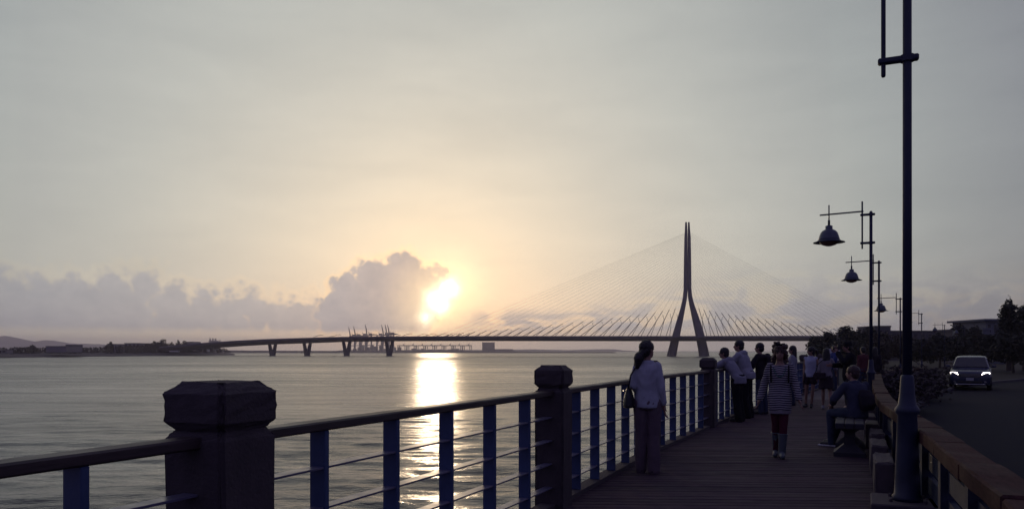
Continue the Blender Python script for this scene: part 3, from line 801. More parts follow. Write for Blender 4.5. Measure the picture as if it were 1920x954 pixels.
def strip(name, polyA, polyB, z, m, ys, kind='structure', label=None):
    pass
def build_land():
    # base ground: one sheet from the sea wall out to the right
    bm = bmesh.new()
    G = -0.51
    left = [bm.verts.new((p.x + .05, p.y, G)) for p in SHORE]
    right = [bm.verts.new((max(p.x + 60, 1500 if p.y > 200 else p.x + 160), p.y - (40 if p.y > 20 else 0), G)) for p in SHORE]
    for i in range(len(left) - 1): bm.faces.new((left[i], right[i], right[i + 1], left[i + 1]))
    tag(meshobj('ground', bm, M_SOIL), 'dark ground on the road side of the boardwalk', kind='structure')
    # sea wall
    bm = bmesh.new()
    a = [bm.verts.new((p.x - .12, p.y, -0.10)) for p in SHORE]; b = [bm.verts.new((p.x - .5, p.y, -6)) for p in SHORE]; c = [bm.verts.new((p.x + .2, p.y, -0.10)) for p in SHORE]
    for i in range(len(a) - 1): bm.faces.new((a[i], b[i], b[i + 1], a[i + 1])); bm.faces.new((c[i], a[i], a[i + 1], c[i + 1]))
    bmesh.ops.recalc_face_normals(bm, faces=bm.faces[:])
    tag(meshobj('sea_wall', bm, M_SLAB), 'concrete sea wall under the blue railing', kind='structure')
    # boardwalk bed (under the planks) and the paved promenade beyond
    def quadstrip(name, ys, z, m, label, inL=0.0, inR=0.0, drop=0.2):
        bm = bmesh.new(); rows = []
        for y in ys:
            xl, xr = xs_at(SHORE, y) - .1 + inL, xs_at(BAR, y) - inR
            rows.append([bm.verts.new((xl, y, z)), bm.verts.new((xr, y, z)), bm.verts.new((xr, y, z - drop)), bm.verts.new((xl, y, z - drop))])
        for p, q in zip(rows, rows[1:]):
            for j in range(4): bm.faces.new((p[j], p[(j + 1) % 4], q[(j + 1) % 4], q[j]))
        bm.faces.new(rows[0]); bm.faces.new(rows[-1][::-1]); bmesh.ops.recalc_face_normals(bm, faces=bm.faces[:])
        o = meshobj(name, bm, m)
        tag(o, label, kind='structure'); return o
    bed = quadstrip('boardwalk', [-13.4, -5, 0, 3.57, 7.3, 11.3, 15.2, 19.0, 22.9, 24.0], -0.045, M_SOIL, 'timber boardwalk beside the blue railing', drop=.5)
    quadstrip('promenade', [22.4, 22.9, 25.4, 27, 31, 33.5], -0.004, M_PAVE, 'paved promenade beyond the boardwalk planks', drop=.55)
    # planks, nearly square to the lens, cut at fence and barrier
    y = -2.0; ang = R(-2.6); ta = math.tan(ang); i = 0
    while y < 24.6:
        w = 0.138; g = 0.012
        def edge(poly, y0, off):
            x = xs_at(poly, y0) + off
            for _ in range(4): x = xs_at(poly, y0 + x * ta) + off
            return x
        vs = []
        for yy in (y, y + w):
            xl, xr = edge(SHORE, yy, -.09), edge(BAR, yy, -.12)
            vs.append((xl, yy + xl * ta)); vs.append((xr, yy + xr * ta))
        (ax, ay), (bx, by), (cx, cyy), (dx, dy) = vs
        if max(ay, by, cyy, dy) > 23.95: break
        o0 = Vector(((ax + bx) / 2, (ay + by) / 2, 0)); dz = random.uniform(-.0025, .0025)
        top = [Vector((px, py, dz)) - o0 for px, py in ((ax, ay), (bx, by), (dx, dy), (cx, cyy))]
        bot = [p - Vector((0, 0, .036)) for p in top]
        # eased top edges
        ins = [top[0] + Vector((0, .006, 0)), top[1] + Vector((0, .006, 0)), top[2] - Vector((0, .006, 0)), top[3] - Vector((0, .006, 0))]
        low = [p - Vector((0, 0, .006)) for p in top]
        verts = ins + low + bot
        fs = [(0, 1, 2, 3)] + [(4 + j, 4 + (j + 1) % 4, (j + 1) % 4, j) for j in range(4)] + [(8 + j, 8 + (j + 1) % 4, 4 + (j + 1) % 4, 4 + j) for j in range(4)]
        pl = pyobj('plank', verts, fs, M_PLANK, bed); pl.location = o0
        y += w + g; i += 1
    # road with kerb and dashes
    RL = [Vector((b.x + .95, b.y - .15)) for b in BAR[:8]] + [Vector(q) for q in ((13.6, 26.0), (18.3, 33.8), (24.5, 42), (34, 52), (60, 72), (110, 100))]
    RR = [Vector((b.x + 8.6, b.y - 3.2)) for b in BAR[:8]] + [Vector(q) for q in ((20.5, 22.0), (25.6, 29.4), (32, 37), (41, 46.5), (66, 65), (114, 92))]
    def chaikin(P, n=2):
        for _ in range(n):
            Q = [P[0]]
            for a, b in zip(P, P[1:]): Q += [a.lerp(b, .25), a.lerp(b, .75)]
            P = Q + [P[-1]]
        return P
    RL, RR = chaikin(RL), chaikin(RR)
    bm = bmesh.new()
    a = [bm.verts.new((p.x, p.y, -0.502)) for p in RL]; b = [bm.verts.new((p.x, p.y, -0.502)) for p in RR]
    for i in range(len(a) - 1): bm.faces.new((a[i], b[i], b[i + 1], a[i + 1]))
    bmesh.ops.recalc_face_normals(bm, faces=bm.faces[:])
    road = tag(meshobj('road', bm, M_ASPH), 'dark asphalt road beside the promenade', kind='structure')
    for poly, sg, nm in ((RL, -1, 'kerb'), (RR, 1, 'kerb')):
        bm = bmesh.new(); secs = []
        for i, p in enumerate(poly):
            t = (poly[min(i + 1, len(poly) - 1)] - poly[max(i - 1, 0)]).normalized(); n = Vector((t.y, -t.x)) * sg
            q = p + n * .16
            secs.append([(p.x, p.y, -.51), (p.x, p.y, -.38), (q.x, q.y, -.37), (q.x, q.y, -.51)])
        sweep(bm, secs); tag(meshobj(nm, bm, M_KERB), 'kerb on the %s side of the road' % ('promenade' if sg < 0 else 'bank'), kind='structure')
    bm = bmesh.new()
    mid = [(p + q) / 2 for p, q in zip(RL, RR)]
    L = [0]
    for p, q in zip(mid, mid[1:]): L.append(L[-1] + (q - p).length)
    def mp(s):
        for i in range(len(mid) - 1):
            if L[i] <= s <= L[i + 1]: return mid[i].lerp(mid[i + 1], (s - L[i]) / (L[i + 1] - L[i]))
        return mid[-1]
    s = 1.0; n = 0
    while s < L[-1] - 4:
        p, q = mp(s), mp(s + 2.4); t = (q - p).normalized(); nn = Vector((t.y, -t.x)) * .06
        d = pyobj('lane_dash', [(p.x - nn.x, p.y - nn.y, -.498), (p.x + nn.x, p.y + nn.y, -.498), (q.x + nn.x, q.y + nn.y, -.498), (q.x - nn.x, q.y - nn.y, -.498)], [(0, 1, 2, 3)], M_PAINT, road)
        s += 5.2; n += 1
build_land()

# ------------------------------------------------------------------ pillars and railing
PIL_LAB = ['', 'largest stone pillar, nearest the camera on the waterside railing', 'stone pillar of the railing just left of the woman in white shirt',
           'stone pillar partly hidden behind the woman in white shirt', 'stone pillar beside the couple leaning on the railing', 'stone pillar behind the couple and the man in dark jacket',
           'stone pillar behind the right shoulder of the striped woman', 'stone pillar farther round the railing bend behind the two girls', 'stone pillar of the railing beside the man in blue', 'farthest stone pillar of the blue railing']
def fence_dir(i):
    a = PIL[max(i - 1, 0)][0]; b = PIL[min(i + 1, len(PIL) - 1)][0]
    return (b - a).normalized()
def build_pillar(i):
    p, s = PIL[i]; d = fence_dir(i); h = s / 2
    t = empty('stone_pillar', (p.x, p.y, 0), math.atan2(d.y, d.x) - math.pi / 2)
    tag(t, PIL_LAB[i], 'pillar', 'stone pillars of the railing')
    r = random.Random(i)
    def rough_mesh(secs, nm):
        bm = bmesh.new(); frustum_box(bm, secs)
        es = [e for e in bm.edges if abs(e.verts[0].co.z - e.verts[1].co.z) > .02]
        bmesh.ops.bevel(bm, geom=es, offset=.022, segments=3, affect='EDGES')
        bmesh.ops.subdivide_edges(bm, edges=bm.edges[:], cuts=3, use_grid_fill=True)
        for v in bm.verts:
            v.co += Vector((r.gauss(0, .0024), r.gauss(0, .0024), r.gauss(0, .0024)))
        return meshobj(nm, bm, M_STONE, t)
    rough_mesh([(0, 0, -.06, h * .99, h * .99), (0, 0, 1.105, h, h), (0, 0, 1.142, h - .026, h - .026)], 'shaft')
    rough_mesh([(0, 0, 1.1425, h - .028, h - .028), (0, 0, 1.18, h + .004, h + .004), (0, 0, 1.312, h + .004, h + .004), (0, 0, 1.358, h - .048, h - .048)], 'cap')
for i in range(1, len(PIL)): build_pillar(i)

RAIL_LAB = ['blue railing section nearest the camera, cut by the picture edge', 'blue railing section in front of the sun glitter on the water', 'blue railing section behind the woman in white shirt and her handbag',
            'blue railing section between the woman in white and the leaning couple', 'blue railing section the couple leans on', 'blue railing section behind the man in dark jacket and striped woman',
            'blue railing section behind the girl in the white top', 'blue railing section beyond the two girls', 'farthest blue railing section near the trees']
def build_rail(i):
    a, sa = PIL[i]; b, sb = PIL[i + 1]
    d = (b - a); L = d.length; d.normalize()
    t = empty('railing_section', ((a.x + b.x) / 2, (a.y + b.y) / 2, 0), math.atan2(d.y, d.x))
    tag(t, RAIL_LAB[i], 'railing', 'blue railing sections')
    x0, x1 = -L / 2 + sa / 2 - .03, L / 2 - sb / 2 + .03
    bm = bmesh.new(); box(bm, ((x0 + x1) / 2, 0, 1.093), (x1 - x0, .12, .052), bev=.009); meshobj('handrail', bm, M_RAILWOOD, t)
    for z in (.865, .645, .425, .20):
        bm = bmesh.new(); box(bm, ((x0 + x1) / 2, 0, z), (x1 - x0, .085, .012), bev=.002); meshobj('flat_bar', bm, M_BLUEBAR, t)
    bm = bmesh.new(); box(bm, ((x0 + x1) / 2, -.0, .022), (x1 - x0, .15, .05)); meshobj('base_beam', bm, M_STONE, t)
    n = 5
    for k in range(n):
        x = -L / 2 + L * (k + 1) / (n + 1)
        bm = bmesh.new(); box(bm, (x, 0, .557), (.038, .104, 1.02), bev=.004); meshobj('baluster', bm, M_BLUE, t)
for i in range(len(PIL) - 1): build_rail(i)

# ------------------------------------------------------------------ timber barrier on the road side
def along(poly, s):
    for p, q in zip(poly, poly[1:]):
        l = (q - p).length
        if s <= l: return p.lerp(q, s / l), (q - p).normalized()
        s -= l
    return poly[-1], (poly[-1] - poly[-2]).normalized()
def build_barrier():
    tot = sum((q - p).length for p, q in zip(BAR[1:], BAR[2:]))
    t = empty('timber_barrier', (BAR[3].x, BAR[3].y, 0)); tag(t, 'low barrier with heavy reddish timber capping between boardwalk and road', 'barrier')
    o = Vector(t.location); s = 1.6; r = random.Random(5); n = 0
    poly = BAR[1:]
    while s < tot - 1:
        l = 1.28
        p, d = along(poly, s); q, d2 = along(poly, s + l)
        dd = (q - p).normalized(); c = (p + q) / 2; ang = math.atan2(dd.y, dd.x)
        jz = r.uniform(-.008, .008)
        bm = bmesh.new(); box(bm, (0, 0, 0), ((q - p).length - .03, .235, .125), bev=.014)
        bmesh.ops.subdivide_edges(bm, edges=[e for e in bm.edges if e.calc_length() > .5], cuts=5)
        for v in bm.verts: v.co += Vector((0, r.gauss(0, .002), r.gauss(0, .002)))
        b = meshobj('cap_beam', bm, M_BEAM, t); b.location = Vector((c.x, c.y, .715 + jz)) - o; b.rotation_euler = (r.uniform(-.01, .01), 0, ang + r.uniform(-.012, .012))
        bm = bmesh.new(); box(bm, (0, 0, 0), (.13, .15, 1.16)); k = meshobj('post', bm, M_IRON, t); k.location = Vector((p.x, p.y, .065)) - o; k.rotation_euler = (0, 0, ang)
        for z in (-.18, .03, .24, .47):
            bm = bmesh.new(); box(bm, (0, 0, 0), ((q - p).length - .14, .045, .16)); k = meshobj('board', bm, M_IRON, t); k.location = Vector((c.x, c.y, z)) - o; k.rotation_euler = (0, 0, ang)
        s += l; n += 1
build_barrier()
# stone blocks along the foot of the barrier
def build_blocks():
    labs = ['stone block at the barrier foot beside the near lamp post', 'second stone block beyond the near lamp post', 'third stone block from the near lamp post, just before the bench',
            'fourth stone block, behind the near end of the bench', 'fifth stone block along the barrier, behind the seated man', 'sixth stone block along the barrier past the seated man', 'farthest stone block at the foot of the barrier']
    for i, (x, y) in enumerate(((3.68, 7.85), (4.29, 9.25), (4.86, 10.5), (5.44, 11.9), (6.05, 13.3), (6.74, 14.8), (7.47, 16.4))):
        bm = bmesh.new(); box(bm, (.095, .42, .185), (.19, .86, .37), bev=.02)
        r = random.Random(i + 40)
        bmesh.ops.subdivide_edges(bm, edges=bm.edges[:], cuts=2, use_grid_fill=True)
        for v in bm.verts: v.co += Vector((r.gauss(0, .004), r.gauss(0, .004), r.gauss(0, .004)))
        o = meshobj('stone_block', bm, M_BLOCK); o.location = (x, y, 0); o.rotation_euler = (0, 0, R(-24))
        tag(o, labs[i], 'stone block', 'stone blocks along the barrier')
build_blocks()

# ------------------------------------------------------------------ street lamps
M_BOWL = mat('lamp_bowl', (0.20, 0.09, 0.06), 0.2)
M_SHADE = mat('lamp_shade_enamel', (0.07, 0.085, 0.11), 0.35, var=0.2, vscale=4)
def make_lamp(up=0.0):
    t = empty('street_lamp')
    bm = bmesh.new(); box(bm, (0, 0, .055), (.62, .62, .11), bev=.012); meshobj('plinth', bm, M_BLOCK, t)
    bm = bmesh.new()
    lathe(bm, [(.130, .11), (.130, .15), (.112, .17), (.106, .30), (.095, .62), (.084, .90), (.104, .925), (.108, .955), (.092, .98), (.079, 1.0), (.066, 1.10), (.057, 1.25), (.052, 1.268), (.0415, 1.275)], 20, cap=True)
    meshobj('base', bm, M_IRON, t, True)
    for a in range(4):
        bm = bmesh.new(); lathe(bm, [(.016, .11), (.016, .135), (.008, .142)], 6, (math.cos(a * 1.571 + .78) * .2, math.sin(a * 1.571 + .78) * .2, 0)); meshobj('anchor_bolt', bm, M_BLOCK, t)
    bm = bmesh.new(); lathe(bm, [(.0415, 1.27), (.039, 3.0), (.037, 4.99 + up), (.03, 5.0 + up), (.02, 5.015 + up)], 16); meshobj('pole', bm, M_IRON, t, True)
    for z in (4.216, 4.93 + up):
        bm = bmesh.new(); box(bm, (-.075, 0, z), (.345, .075, .055), bev=.012); lathe(bm, [(.06, z - .03), (.06, z + .03)], 14); meshobj('bracket', bm, M_IRON, t)
    bm = bmesh.new(); tube(bm, [(-.2, 0, 4.07), (-.2, 0, 4.085), (-.2, 0, 5.27 + up)], [.015, .021, .021], 10); meshobj('side_bar', bm, M_IRON, t, True)
    kids0 = set(t.children)
    bm = bmesh.new(); tube(bm, [(-.17, 0, 5.02), (-1.2, 0, 4.995)], .02, 8); meshobj('arm', bm, M_IRON, t, True)
    bm = bmesh.new(); tube(bm, [(-.98, 0, 5.24), (-.98, 0, 4.70)], .016, 8); lathe(bm, [(.028, 4.70), (.03, 4.84), (.018, 4.86)], 10, (-.98, 0, 0)); meshobj('hanger', bm, M_IRON, t, True)
    bm = bmesh.new(); lathe(bm, [(.05, 4.72), (.088, 4.70), (.088, 4.615), (.11, 4.61), (.160, 4.58), (.205, 4.53), (.232, 4.455), (.252, 4.385), (.262, 4.345), (.253, 4.338)], 28, (-.98, 0, 0)); s = meshobj('lamp_shade', bm, M_SHADE, t, True)
    bm = bmesh.new(); lathe(bm, [(.260, 4.345), (.31, 4.308), (.385, 4.285), (.388, 4.274), (.31, 4.292), (.252, 4.325)], 28, (-.98, 0, 0)); meshobj('brim', bm, M_IRON, s, True)
    bm = bmesh.new(); lathe(bm, [(.253, 4.335), (.235, 4.27), (.16, 4.215), (.06, 4.185), (.0005, 4.18)], 24, (-.98, 0, 0)); meshobj('bowl', bm, M_BOWL, s, True)
    for ch in t.children:
        if ch not in kids0: ch.location.z = up
    return t
LAMPS = [(1701, 7.2), (1633, 19.5), (1648, 30.2), (1688, 43.8), (1728, 62.0), (1771, 89.6), (1809, 101.0)]
LLAB = ['tall blue lamp post nearest the camera with its head above the picture', 'street lamp behind the man with the camera, largest visible bell shade', 'second bell-shaded street lamp along the barrier',
        'third bell-shaded street lamp, seen left of the near post', 'street lamp arm seen just right of the near lamp post', 'small far street lamp with bell shade above the long wall', 'farthest street lamp, its pole hidden by the tree']
lampA = make_lamp(1.6); lamp0 = make_lamp()
for i, (px, d) in enumerate(LAMPS):
    o = (lampA, lamp0)[i] if i < 2 else copy_tree(lamp0)
    p = at(px, d); o.location = (p.x, p.y, 0.0 if i < 3 else -.51)
    o.rotation_euler = (0, 0, -math.atan2(p.x, p.y) * (1.0 if i else .9))
    tag(o, LLAB[i], 'street lamp', 'bell-shaded street lamps along the promenade')

# ------------------------------------------------------------------ right bank: buildings, trees, hedge, car
M_LEAF = mat('foliage', (0.034, 0.038, 0.030), 0.85, var=0.5, vscale=0.8)
M_LEAF2 = mat('foliage_dry', (0.050, 0.040, 0.032), 0.85, var=0.4, vscale=0.8)
M_HEDGE = mat('hedge_leaves', (0.040, 0.030, 0.032), 0.85, var=0.4, vscale=2.0)
G = -0.51
# embankment behind the road
def build_bank():
    bm = bmesh.new(); rows = []
    line = [(8, -8), (18, 14), (27.5, 27.2), (34, 35), (43, 44.5), (56, 55), (72, 70), (80, 90), (90, 120), (120, 160)]
    for i, (x, y) in enumerate(line):
        a = Vector((x, y)); b = Vector(line[min(i + 1, len(line) - 1)]); c = Vector(line[max(i - 1, 0)])
        t = (b - c).normalized(); n = Vector((t.y, -t.x))
        r = random.Random(i)
        rows.append([bm.verts.new((a.x + n.x * o, a.y + n.y * o, G - .02 + z * r.uniform(.85, 1.15))) for o, z in ((0, 0), (2.2, .75), (5.5, 1.5), (12, 2.4), (40, 3.2), (90, 3.5))])
    for p, q in zip(rows, rows[1:]):
        for j in range(5): bm.faces.new((p[j], p[j + 1], q[j + 1], q[j]))
    bmesh.ops.recalc_face_normals(bm, faces=bm.faces[:])
    tag(meshobj('embankment', bm, M_SOIL, smooth=True), 'dark grassy bank rising behind the road', kind='structure')
build_bank()
M_WALLG = mat('grey_wall', (0.10, 0.095, 0.105), 0.9, var=0.12, vscale=.4)
M_HOUSE = mat('bluish_render', (0.15, 0.16, 0.18), 0.9, var=0.12, vscale=.5)
def right_building(name, px0, px1, ytop, d, dep, m, label, wins=0, over=0.4, cat='building'):
    k = d / F; x0, x1 = (px0 - 960) * k, (px1 - 960) * k; zt = EYE + (657 - ytop) * k
    t = empty(name, ((x0 + x1) / 2, d, G)); tag(t, label, cat)
    w, h = x1 - x0, zt - G
    bm = bmesh.new(); box(bm, (0, dep / 2, (h - .3) / 2), (w, dep, h - .3)); meshobj('wall', bm, m, t)
    bm = bmesh.new(); box(bm, (0, dep / 2, h - .13), (w + over * 2, dep + over * 2, .3)); meshobj('roof', bm, m, t)
    if wins:
        rows = max(1, int(h / 3.1))
        for i in range(wins):
            for j in range(rows):
                wb = bmesh.new(); box(wb, (-w / 2 + (i + .5) * w / wins, -.02, h * (j + .58) / rows), (w / wins * .42, .1, 1.2)); o = meshobj('window', wb, M_WIN, t)
    return t
right_building('stair_block', 1641, 1670, 610.5, 176, 9, M_WALLG, 'square grey block standing above the left end of the long wall', wins=2, over=.1)
right_building('long_terminal', 1628, 1792, 619.6, 182, 18, M_WALLG, 'very long flat-roofed grey building behind the street lamps', wins=12, over=.2)
h = right_building('villa', 1849, 1884, 598, 118, 9, M_HOUSE, 'bluish house with overhanging flat roof among the trees on the bank', wins=3, over=.6)
right_building('villa_annexe', 1843, 1856, 615, 116, 5, M_HOUSE, 'low annexe at the corner of the bluish house', over=.15)
right_building('roof_shed', 1789, 1802, 617, 128, 5, M_WALLG, 'small shed roof beside the bump-topped trees', over=.3)

def rtree(px, ytop, wpx, d, label, seed, m=None, n=2300, size=.36, ybot=None, nm='tree', lobes=15):
    k = d / F; z = EYE + (657 - ytop) * k
    zb = G
    tree(nm, ((px - 960) * k, d, zb), z - zb, wpx * k, n, size, m or M_LEAF, label, 'trees on the right bank', seed, lobes)
rtree(1533, 631, 42, 104, 'leftmost tree of the dark grove where the bridge ends', 31)
rtree(1556, 622, 44, 108, 'bushy tree second from the left in the grove', 32)
rtree(1586, 611, 44, 112, 'tallest tree of the grove left of the lamp poles', 33, n=2200)
rtree(1609, 619, 34, 110, 'tree in the notch right of the grove summit', 34)
rtree(1630, 612, 38, 106, 'tree behind the second lamp pole', 35)
rtree(1656, 622, 44, 100, 'brownish tree below the square grey block', 36, M_LEAF2)
rtree(1690, 628, 52, 96, 'brownish tree behind the near lamp post', 37, M_LEAF2)
rtree(1545, 645, 40, 92, 'low shrub tree at the waterline in front of the grove', 38, nm='shrub_tree')
rtree(1590, 640, 60, 88, 'wide low tree in front of the grove behind the people', 39, nm='shrub_tree')
rtree(1640, 640, 60, 84, 'low brownish tree behind the far lamp poles', 40, M_LEAF2, nm='shrub_tree')
rtree(1728, 636, 56, 88, 'round bush right of the near lamp post', 41, nm='shrub_tree')
rtree(1762, 630, 56, 92, 'round bush below the small far street lamp', 42, nm='shrub_tree')
rtree(1806, 606, 36, 104, 'bump-topped tree hiding the farthest lamp pole', 43, n=2000)
rtree(1832, 611, 32, 102, 'round tree just left of the bluish house', 44)
rtree(1800, 630, 60, 84, 'wide bush behind the car roof', 45, nm='shrub_tree')
rtree(1850, 628, 64, 80, 'wide bush in front of the bluish house', 46, nm='shrub_tree')
rtree(1893, 560, 46, 78, 'tall pointed tree at the right edge of the picture', 47, n=4600, size=.26, lobes=30)
rtree(1922, 566, 50, 76, 'tall tree cut by the right picture edge', 48, n=4200, size=.26, lobes=28)
rtree(1900, 625, 80, 70, 'big dark bush on the bank right of the car', 49, n=2400, nm='shrub_tree')
rtree(1965, 590, 90, 66, 'dark tree beyond the right picture edge', 50, n=2400)

def bush(px, py_base, d, rx, ry, h, label, seed, m=None, n=2600, size=.16):
    p = at(px, d); t = empty('hedge', (p.x, p.y, G), -.5); tag(t, label, 'hedge', 'clipped hedges behind the barrier')
    r = random.Random(seed); bl = []
    for i in range(12):
        bl.append((r.uniform(-.7, .7) * rx, r.uniform(-.7, .7) * ry, h * r.uniform(.3, .66), rx * .42, ry * .42, h * .34))
    leaf_cloud('foliage', bl, n, size, m or M_HEDGE, t, seed)
    for i in range(5):
        x, y = r.uniform(-.5, .5) * rx, r.uniform(-.5, .5) * ry
        bm = bmesh.new(); tube(bm, [(x, y, -.05), (x * 1.1, y * 1.1, h * .6)], [.03, .012], 5); meshobj('stem', bm, M_BARK, t)
bush(1675, 700, 25.5, 1.3, 3.2, 1.55, 'clipped dark hedge in the bend of the barrier', 61)
bush(1700, 706, 31.5, 1.4, 2.4, 1.2, 'clipped hedge behind the near lamp post', 62)
bush(1725, 700, 40.0, 1.8, 2.2, 1.25, 'hedge between the lamp post and the car', 63)

# ---- notice board
def notice_board():
    p = at(1563, 33.0); t = empty('notice_board', (p.x, p.y, 0), -.4); tag(t, 'small white notice board behind the man with the camera', 'notice board')
    bm = bmesh.new(); box(bm, (0, 0, 1.33), (.5, .03, .5), bev=.006); meshobj('panel', bm, M_WHITE, t)
    for s in (-.2, .2):
        bm = bmesh.new(); tube(bm, [(s, .035, 0), (s, .035, 1.55)], .02, 8); meshobj('post', bm, M_IRON, t)
notice_board()

# ---- bench
def build_bench():
    d = Vector((math.sin(R(24)), math.cos(R(24))))
    o = Vector((4.735, 10.85)); c = o + d * .8
    t = empty('bench', (c.x, c.y, 0), -R(24)); tag(t, 'dark backless pedestal bench beside the barrier', 'bench')
    M = mat('bench_stone', (0.026, 0.026, 0.036), 0.7, var=.2, bump=.3)
    for i in range(3):
        bm = bmesh.new(); box(bm, ((i - 1) * .127, 0, .437), (.122, 1.6, .085), bev=.01); meshobj('seat_slat', bm, M, t)
    for s in (-.55, .55):
        bm = bmesh.new(); frustum_box(bm, [(0, s, 0, .21, .2), (0, s, .06, .21, .2), (0, s, .07, .19, .18), (0, s, .17, .075, .09), (0, s, .34, .07, .085), (0, s, .393, .15, .1)])
        meshobj('pedestal', bm, M, t)
build_bench()

# ---- car
M_CARP = mat('car_paint', (0.035, 0.042, 0.075), 0.22, var=.1, spec=.6)
M_GLASS = mat('car_glass', (0.008, 0.009, 0.014), 0.06, spec=.6)
M_TYRE = mat('tyre_rubber', (0.012, 0.012, 0.013), 0.85)
M_RIM = mat('wheel_rim', (0.25, 0.25, 0.26), 0.35, metal=.9)
M_CHROME = mat('chrome_trim', (0.42, 0.42, 0.45), 0.2, metal=1.0)
M_PLAST = mat('black_plastic', (0.012, 0.012, 0.014), 0.6)
M_HEADL = mat('headlight_lit', (0.8, 0.8, 0.8), 0.2, emit=(1.0, 0.86, 0.80), estr=7.0)
M_PLATE = mat('number_plate_white', (0.35, 0.35, 0.35), 0.6)
def build_car():
    p = at(1818.5, 38.9); hd = R(32)
    t = empty('car', (p.x, p.y, -.502), -hd)       # local -Y points at the camera
    tag(t, 'dark blue sport utility car driving towards the camera with headlights on', 'car')
    def loft(secs, m, nm, parent=t, smooth=True):
        bm = bmesh.new(); sweep(bm, [[Vector(q) for q in s] for s in secs])
        o = meshobj(nm, bm, m, parent, smooth)
        return o
    def sec(y, zb, zm, zt, wb, wm, wt):
        pts = []
        prof = [(wb * .9, zb), (wb, zb + .05), (wm, zm), (wm * .995, zm + .10), (wt, zt - .02), (wt * .85, zt)]
        pts = [(x, y, z) for x, z in prof] + [(-x, y, z) for x, z in prof[::-1]]
        return pts
    loft([sec(-.03, .36, .60, .80, .72, .80, .72), sec(.02, .28, .62, .92, .82, .87, .80), sec(.22, .24, .66, .985, .88, .915, .84), sec(.7, .24, .68, 1.03, .905, .925, .86), sec(1.25, .24, .70, 1.08, .905, .93, .885),
          sec(2.2, .24, .70, 1.10, .905, .93, .90), sec(3.4, .24, .70, 1.12, .905, .93, .90), sec(4.2, .26, .70, 1.12, .89, .92, .88), sec(4.55, .32, .70, 1.08, .82, .86, .83)], M_CARP, 'body')
    def cs(y, z0, z1, w0, w1):
        prof = [(w0, z0), (w0 * .97 + w1 * .03, z0 + .06), (w1 + .02, z1 - .08), (w1 - .05, z1 - .015), (w1 * .6, z1 + .012)]
        return [(x, y, z) for x, z in prof] + [(-x, y, z) for x, z in prof[::-1]]
    loft([cs(1.16, 1.04, 1.10, .83, .80), cs(1.45, 1.05, 1.33, .84, .76), cs(1.85, 1.06, 1.63, .85, .685), cs(2.3, 1.07, 1.71, .86, .68), cs(3.3, 1.08, 1.72, .86, .68), cs(4.1, 1.08, 1.67, .84, .66), cs(4.42, 1.07, 1.2, .80, .72)], M_CARP, 'cabin')
    # windscreen lies on the slope between y 1.2 and 1.88
    bm = bmesh.new()
    q = [(-.76, 1.19, 1.145), (.76, 1.19, 1.145), (.70, 1.53, 1.40), (.625, 1.83, 1.625), (-.625, 1.83, 1.625), (-.70, 1.53, 1.40)]
    q = [Vector((x, y - .03, z + .022)) for x, y, z in q]; vs = [bm.verts.new(v) for v in q]
    vb = [bm.verts.new(v + Vector((0, .02, -.015))) for v in q]
    bm.faces.new((vs[0], vs[1], vs[2], vs[5])); bm.faces.new((vs[5], vs[2], vs[3], vs[4])); bm.faces.new((vb[5], vb[2], vb[1], vb[0])); bm.faces.new((vb[4], vb[3], vb[2], vb[5]))
    for i in range(6): bm.faces.new((vs[i], vb[i], vb[(i + 1) % 6], vs[(i + 1) % 6]))
    bmesh.ops.recalc_face_normals(bm, faces=bm.faces[:]); meshobj('windscreen', bm, M_GLASS, t)
    for s in (-1, 1):
        bm = bmesh.new()
        for (y0, y1, y2, y3) in ((1.62, 2.45, 2.45, 1.95), (2.52, 3.3, 3.3, 2.52), (3.37, 4.1, 3.95, 3.37)):
            a = [Vector((s * .868, y0, 1.15)), Vector((s * .868, y1, 1.15)), Vector((s * .725, y2, 1.60)), Vector((s * .725, y3, 1.60))]
            b = [v - Vector((s * .05, 0, 0)) for v in a]
            A = [bm.verts.new(v) for v in a]; B = [bm.verts.new(v) for v in b]
            bm.faces.new(A); bm.faces.new(B[::-1])
            for i in range(4): bm.faces.new((A[i], B[i], B[(i + 1) % 4], A[(i + 1) % 4]))
        bmesh.ops.recalc_face_normals(bm, faces=bm.faces[:]); meshobj('side_window', bm, M_GLASS, t)
        bm = bmesh.new(); box(bm, (s * 1.02, 1.42, 1.20), (.20, .09, .14), bev=.03); tube(bm, [(s * .86, 1.45, 1.13), (s * .98, 1.43, 1.18)], .025, 6); meshobj('wing_mirror', bm, M_CARP, t)
        # lit headlight: a wrapped lens
        bm = bmesh.new()
        a = [(s * .50, -.005, .78), (s * .84, .10, .78), (s * .87, .16, .90), (s * .80, .05, .925), (s * .56, -.01, .905)]
        A = [bm.verts.new((x, y - .03, z)) for x, y, z in a]; B = [bm.verts.new((x * .98, y + .12, z)) for x, y, z in a]
        bm.faces.new(A); bm.faces.new(B[::-1])
        for i in range(5): bm.faces.new((A[i], B[i], B[(i + 1) % 5], A[(i + 1) % 5]))
        bmesh.ops.recalc_face_normals(bm, faces=bm.faces[:]); meshobj('headlight', bm, M_HEADL, t)
        bm = bmesh.new(); lathe(bm, [(.055, 0), (.055, .04)], 12); o = meshobj('fog_lamp', bm, M_CHROME, t); o.location = (s * .66, -.02, .44); o.rotation_euler = (R(90), 0, 0)
        for y in (.92, 3.62):
            bm = bmesh.new(); lathe(bm, [(.19, -.11), (.30, -.115), (.345, -.09), (.35, 0), (.345, .09), (.30, .115), (.19, .11)], 24)
            w = meshobj('wheel', bm, M_TYRE, t, True); w.location = (s * .83, y, .35); w.rotation_euler = (0, R(90), 0)
            bm = bmesh.new(); lathe(bm, [(.0005, -.09), (.06, -.095), (.20, -.08), (.205, 0), (.205, .08), (.06, .095), (.0005, .09)], 20); meshobj('rim', bm, M_RIM, w)
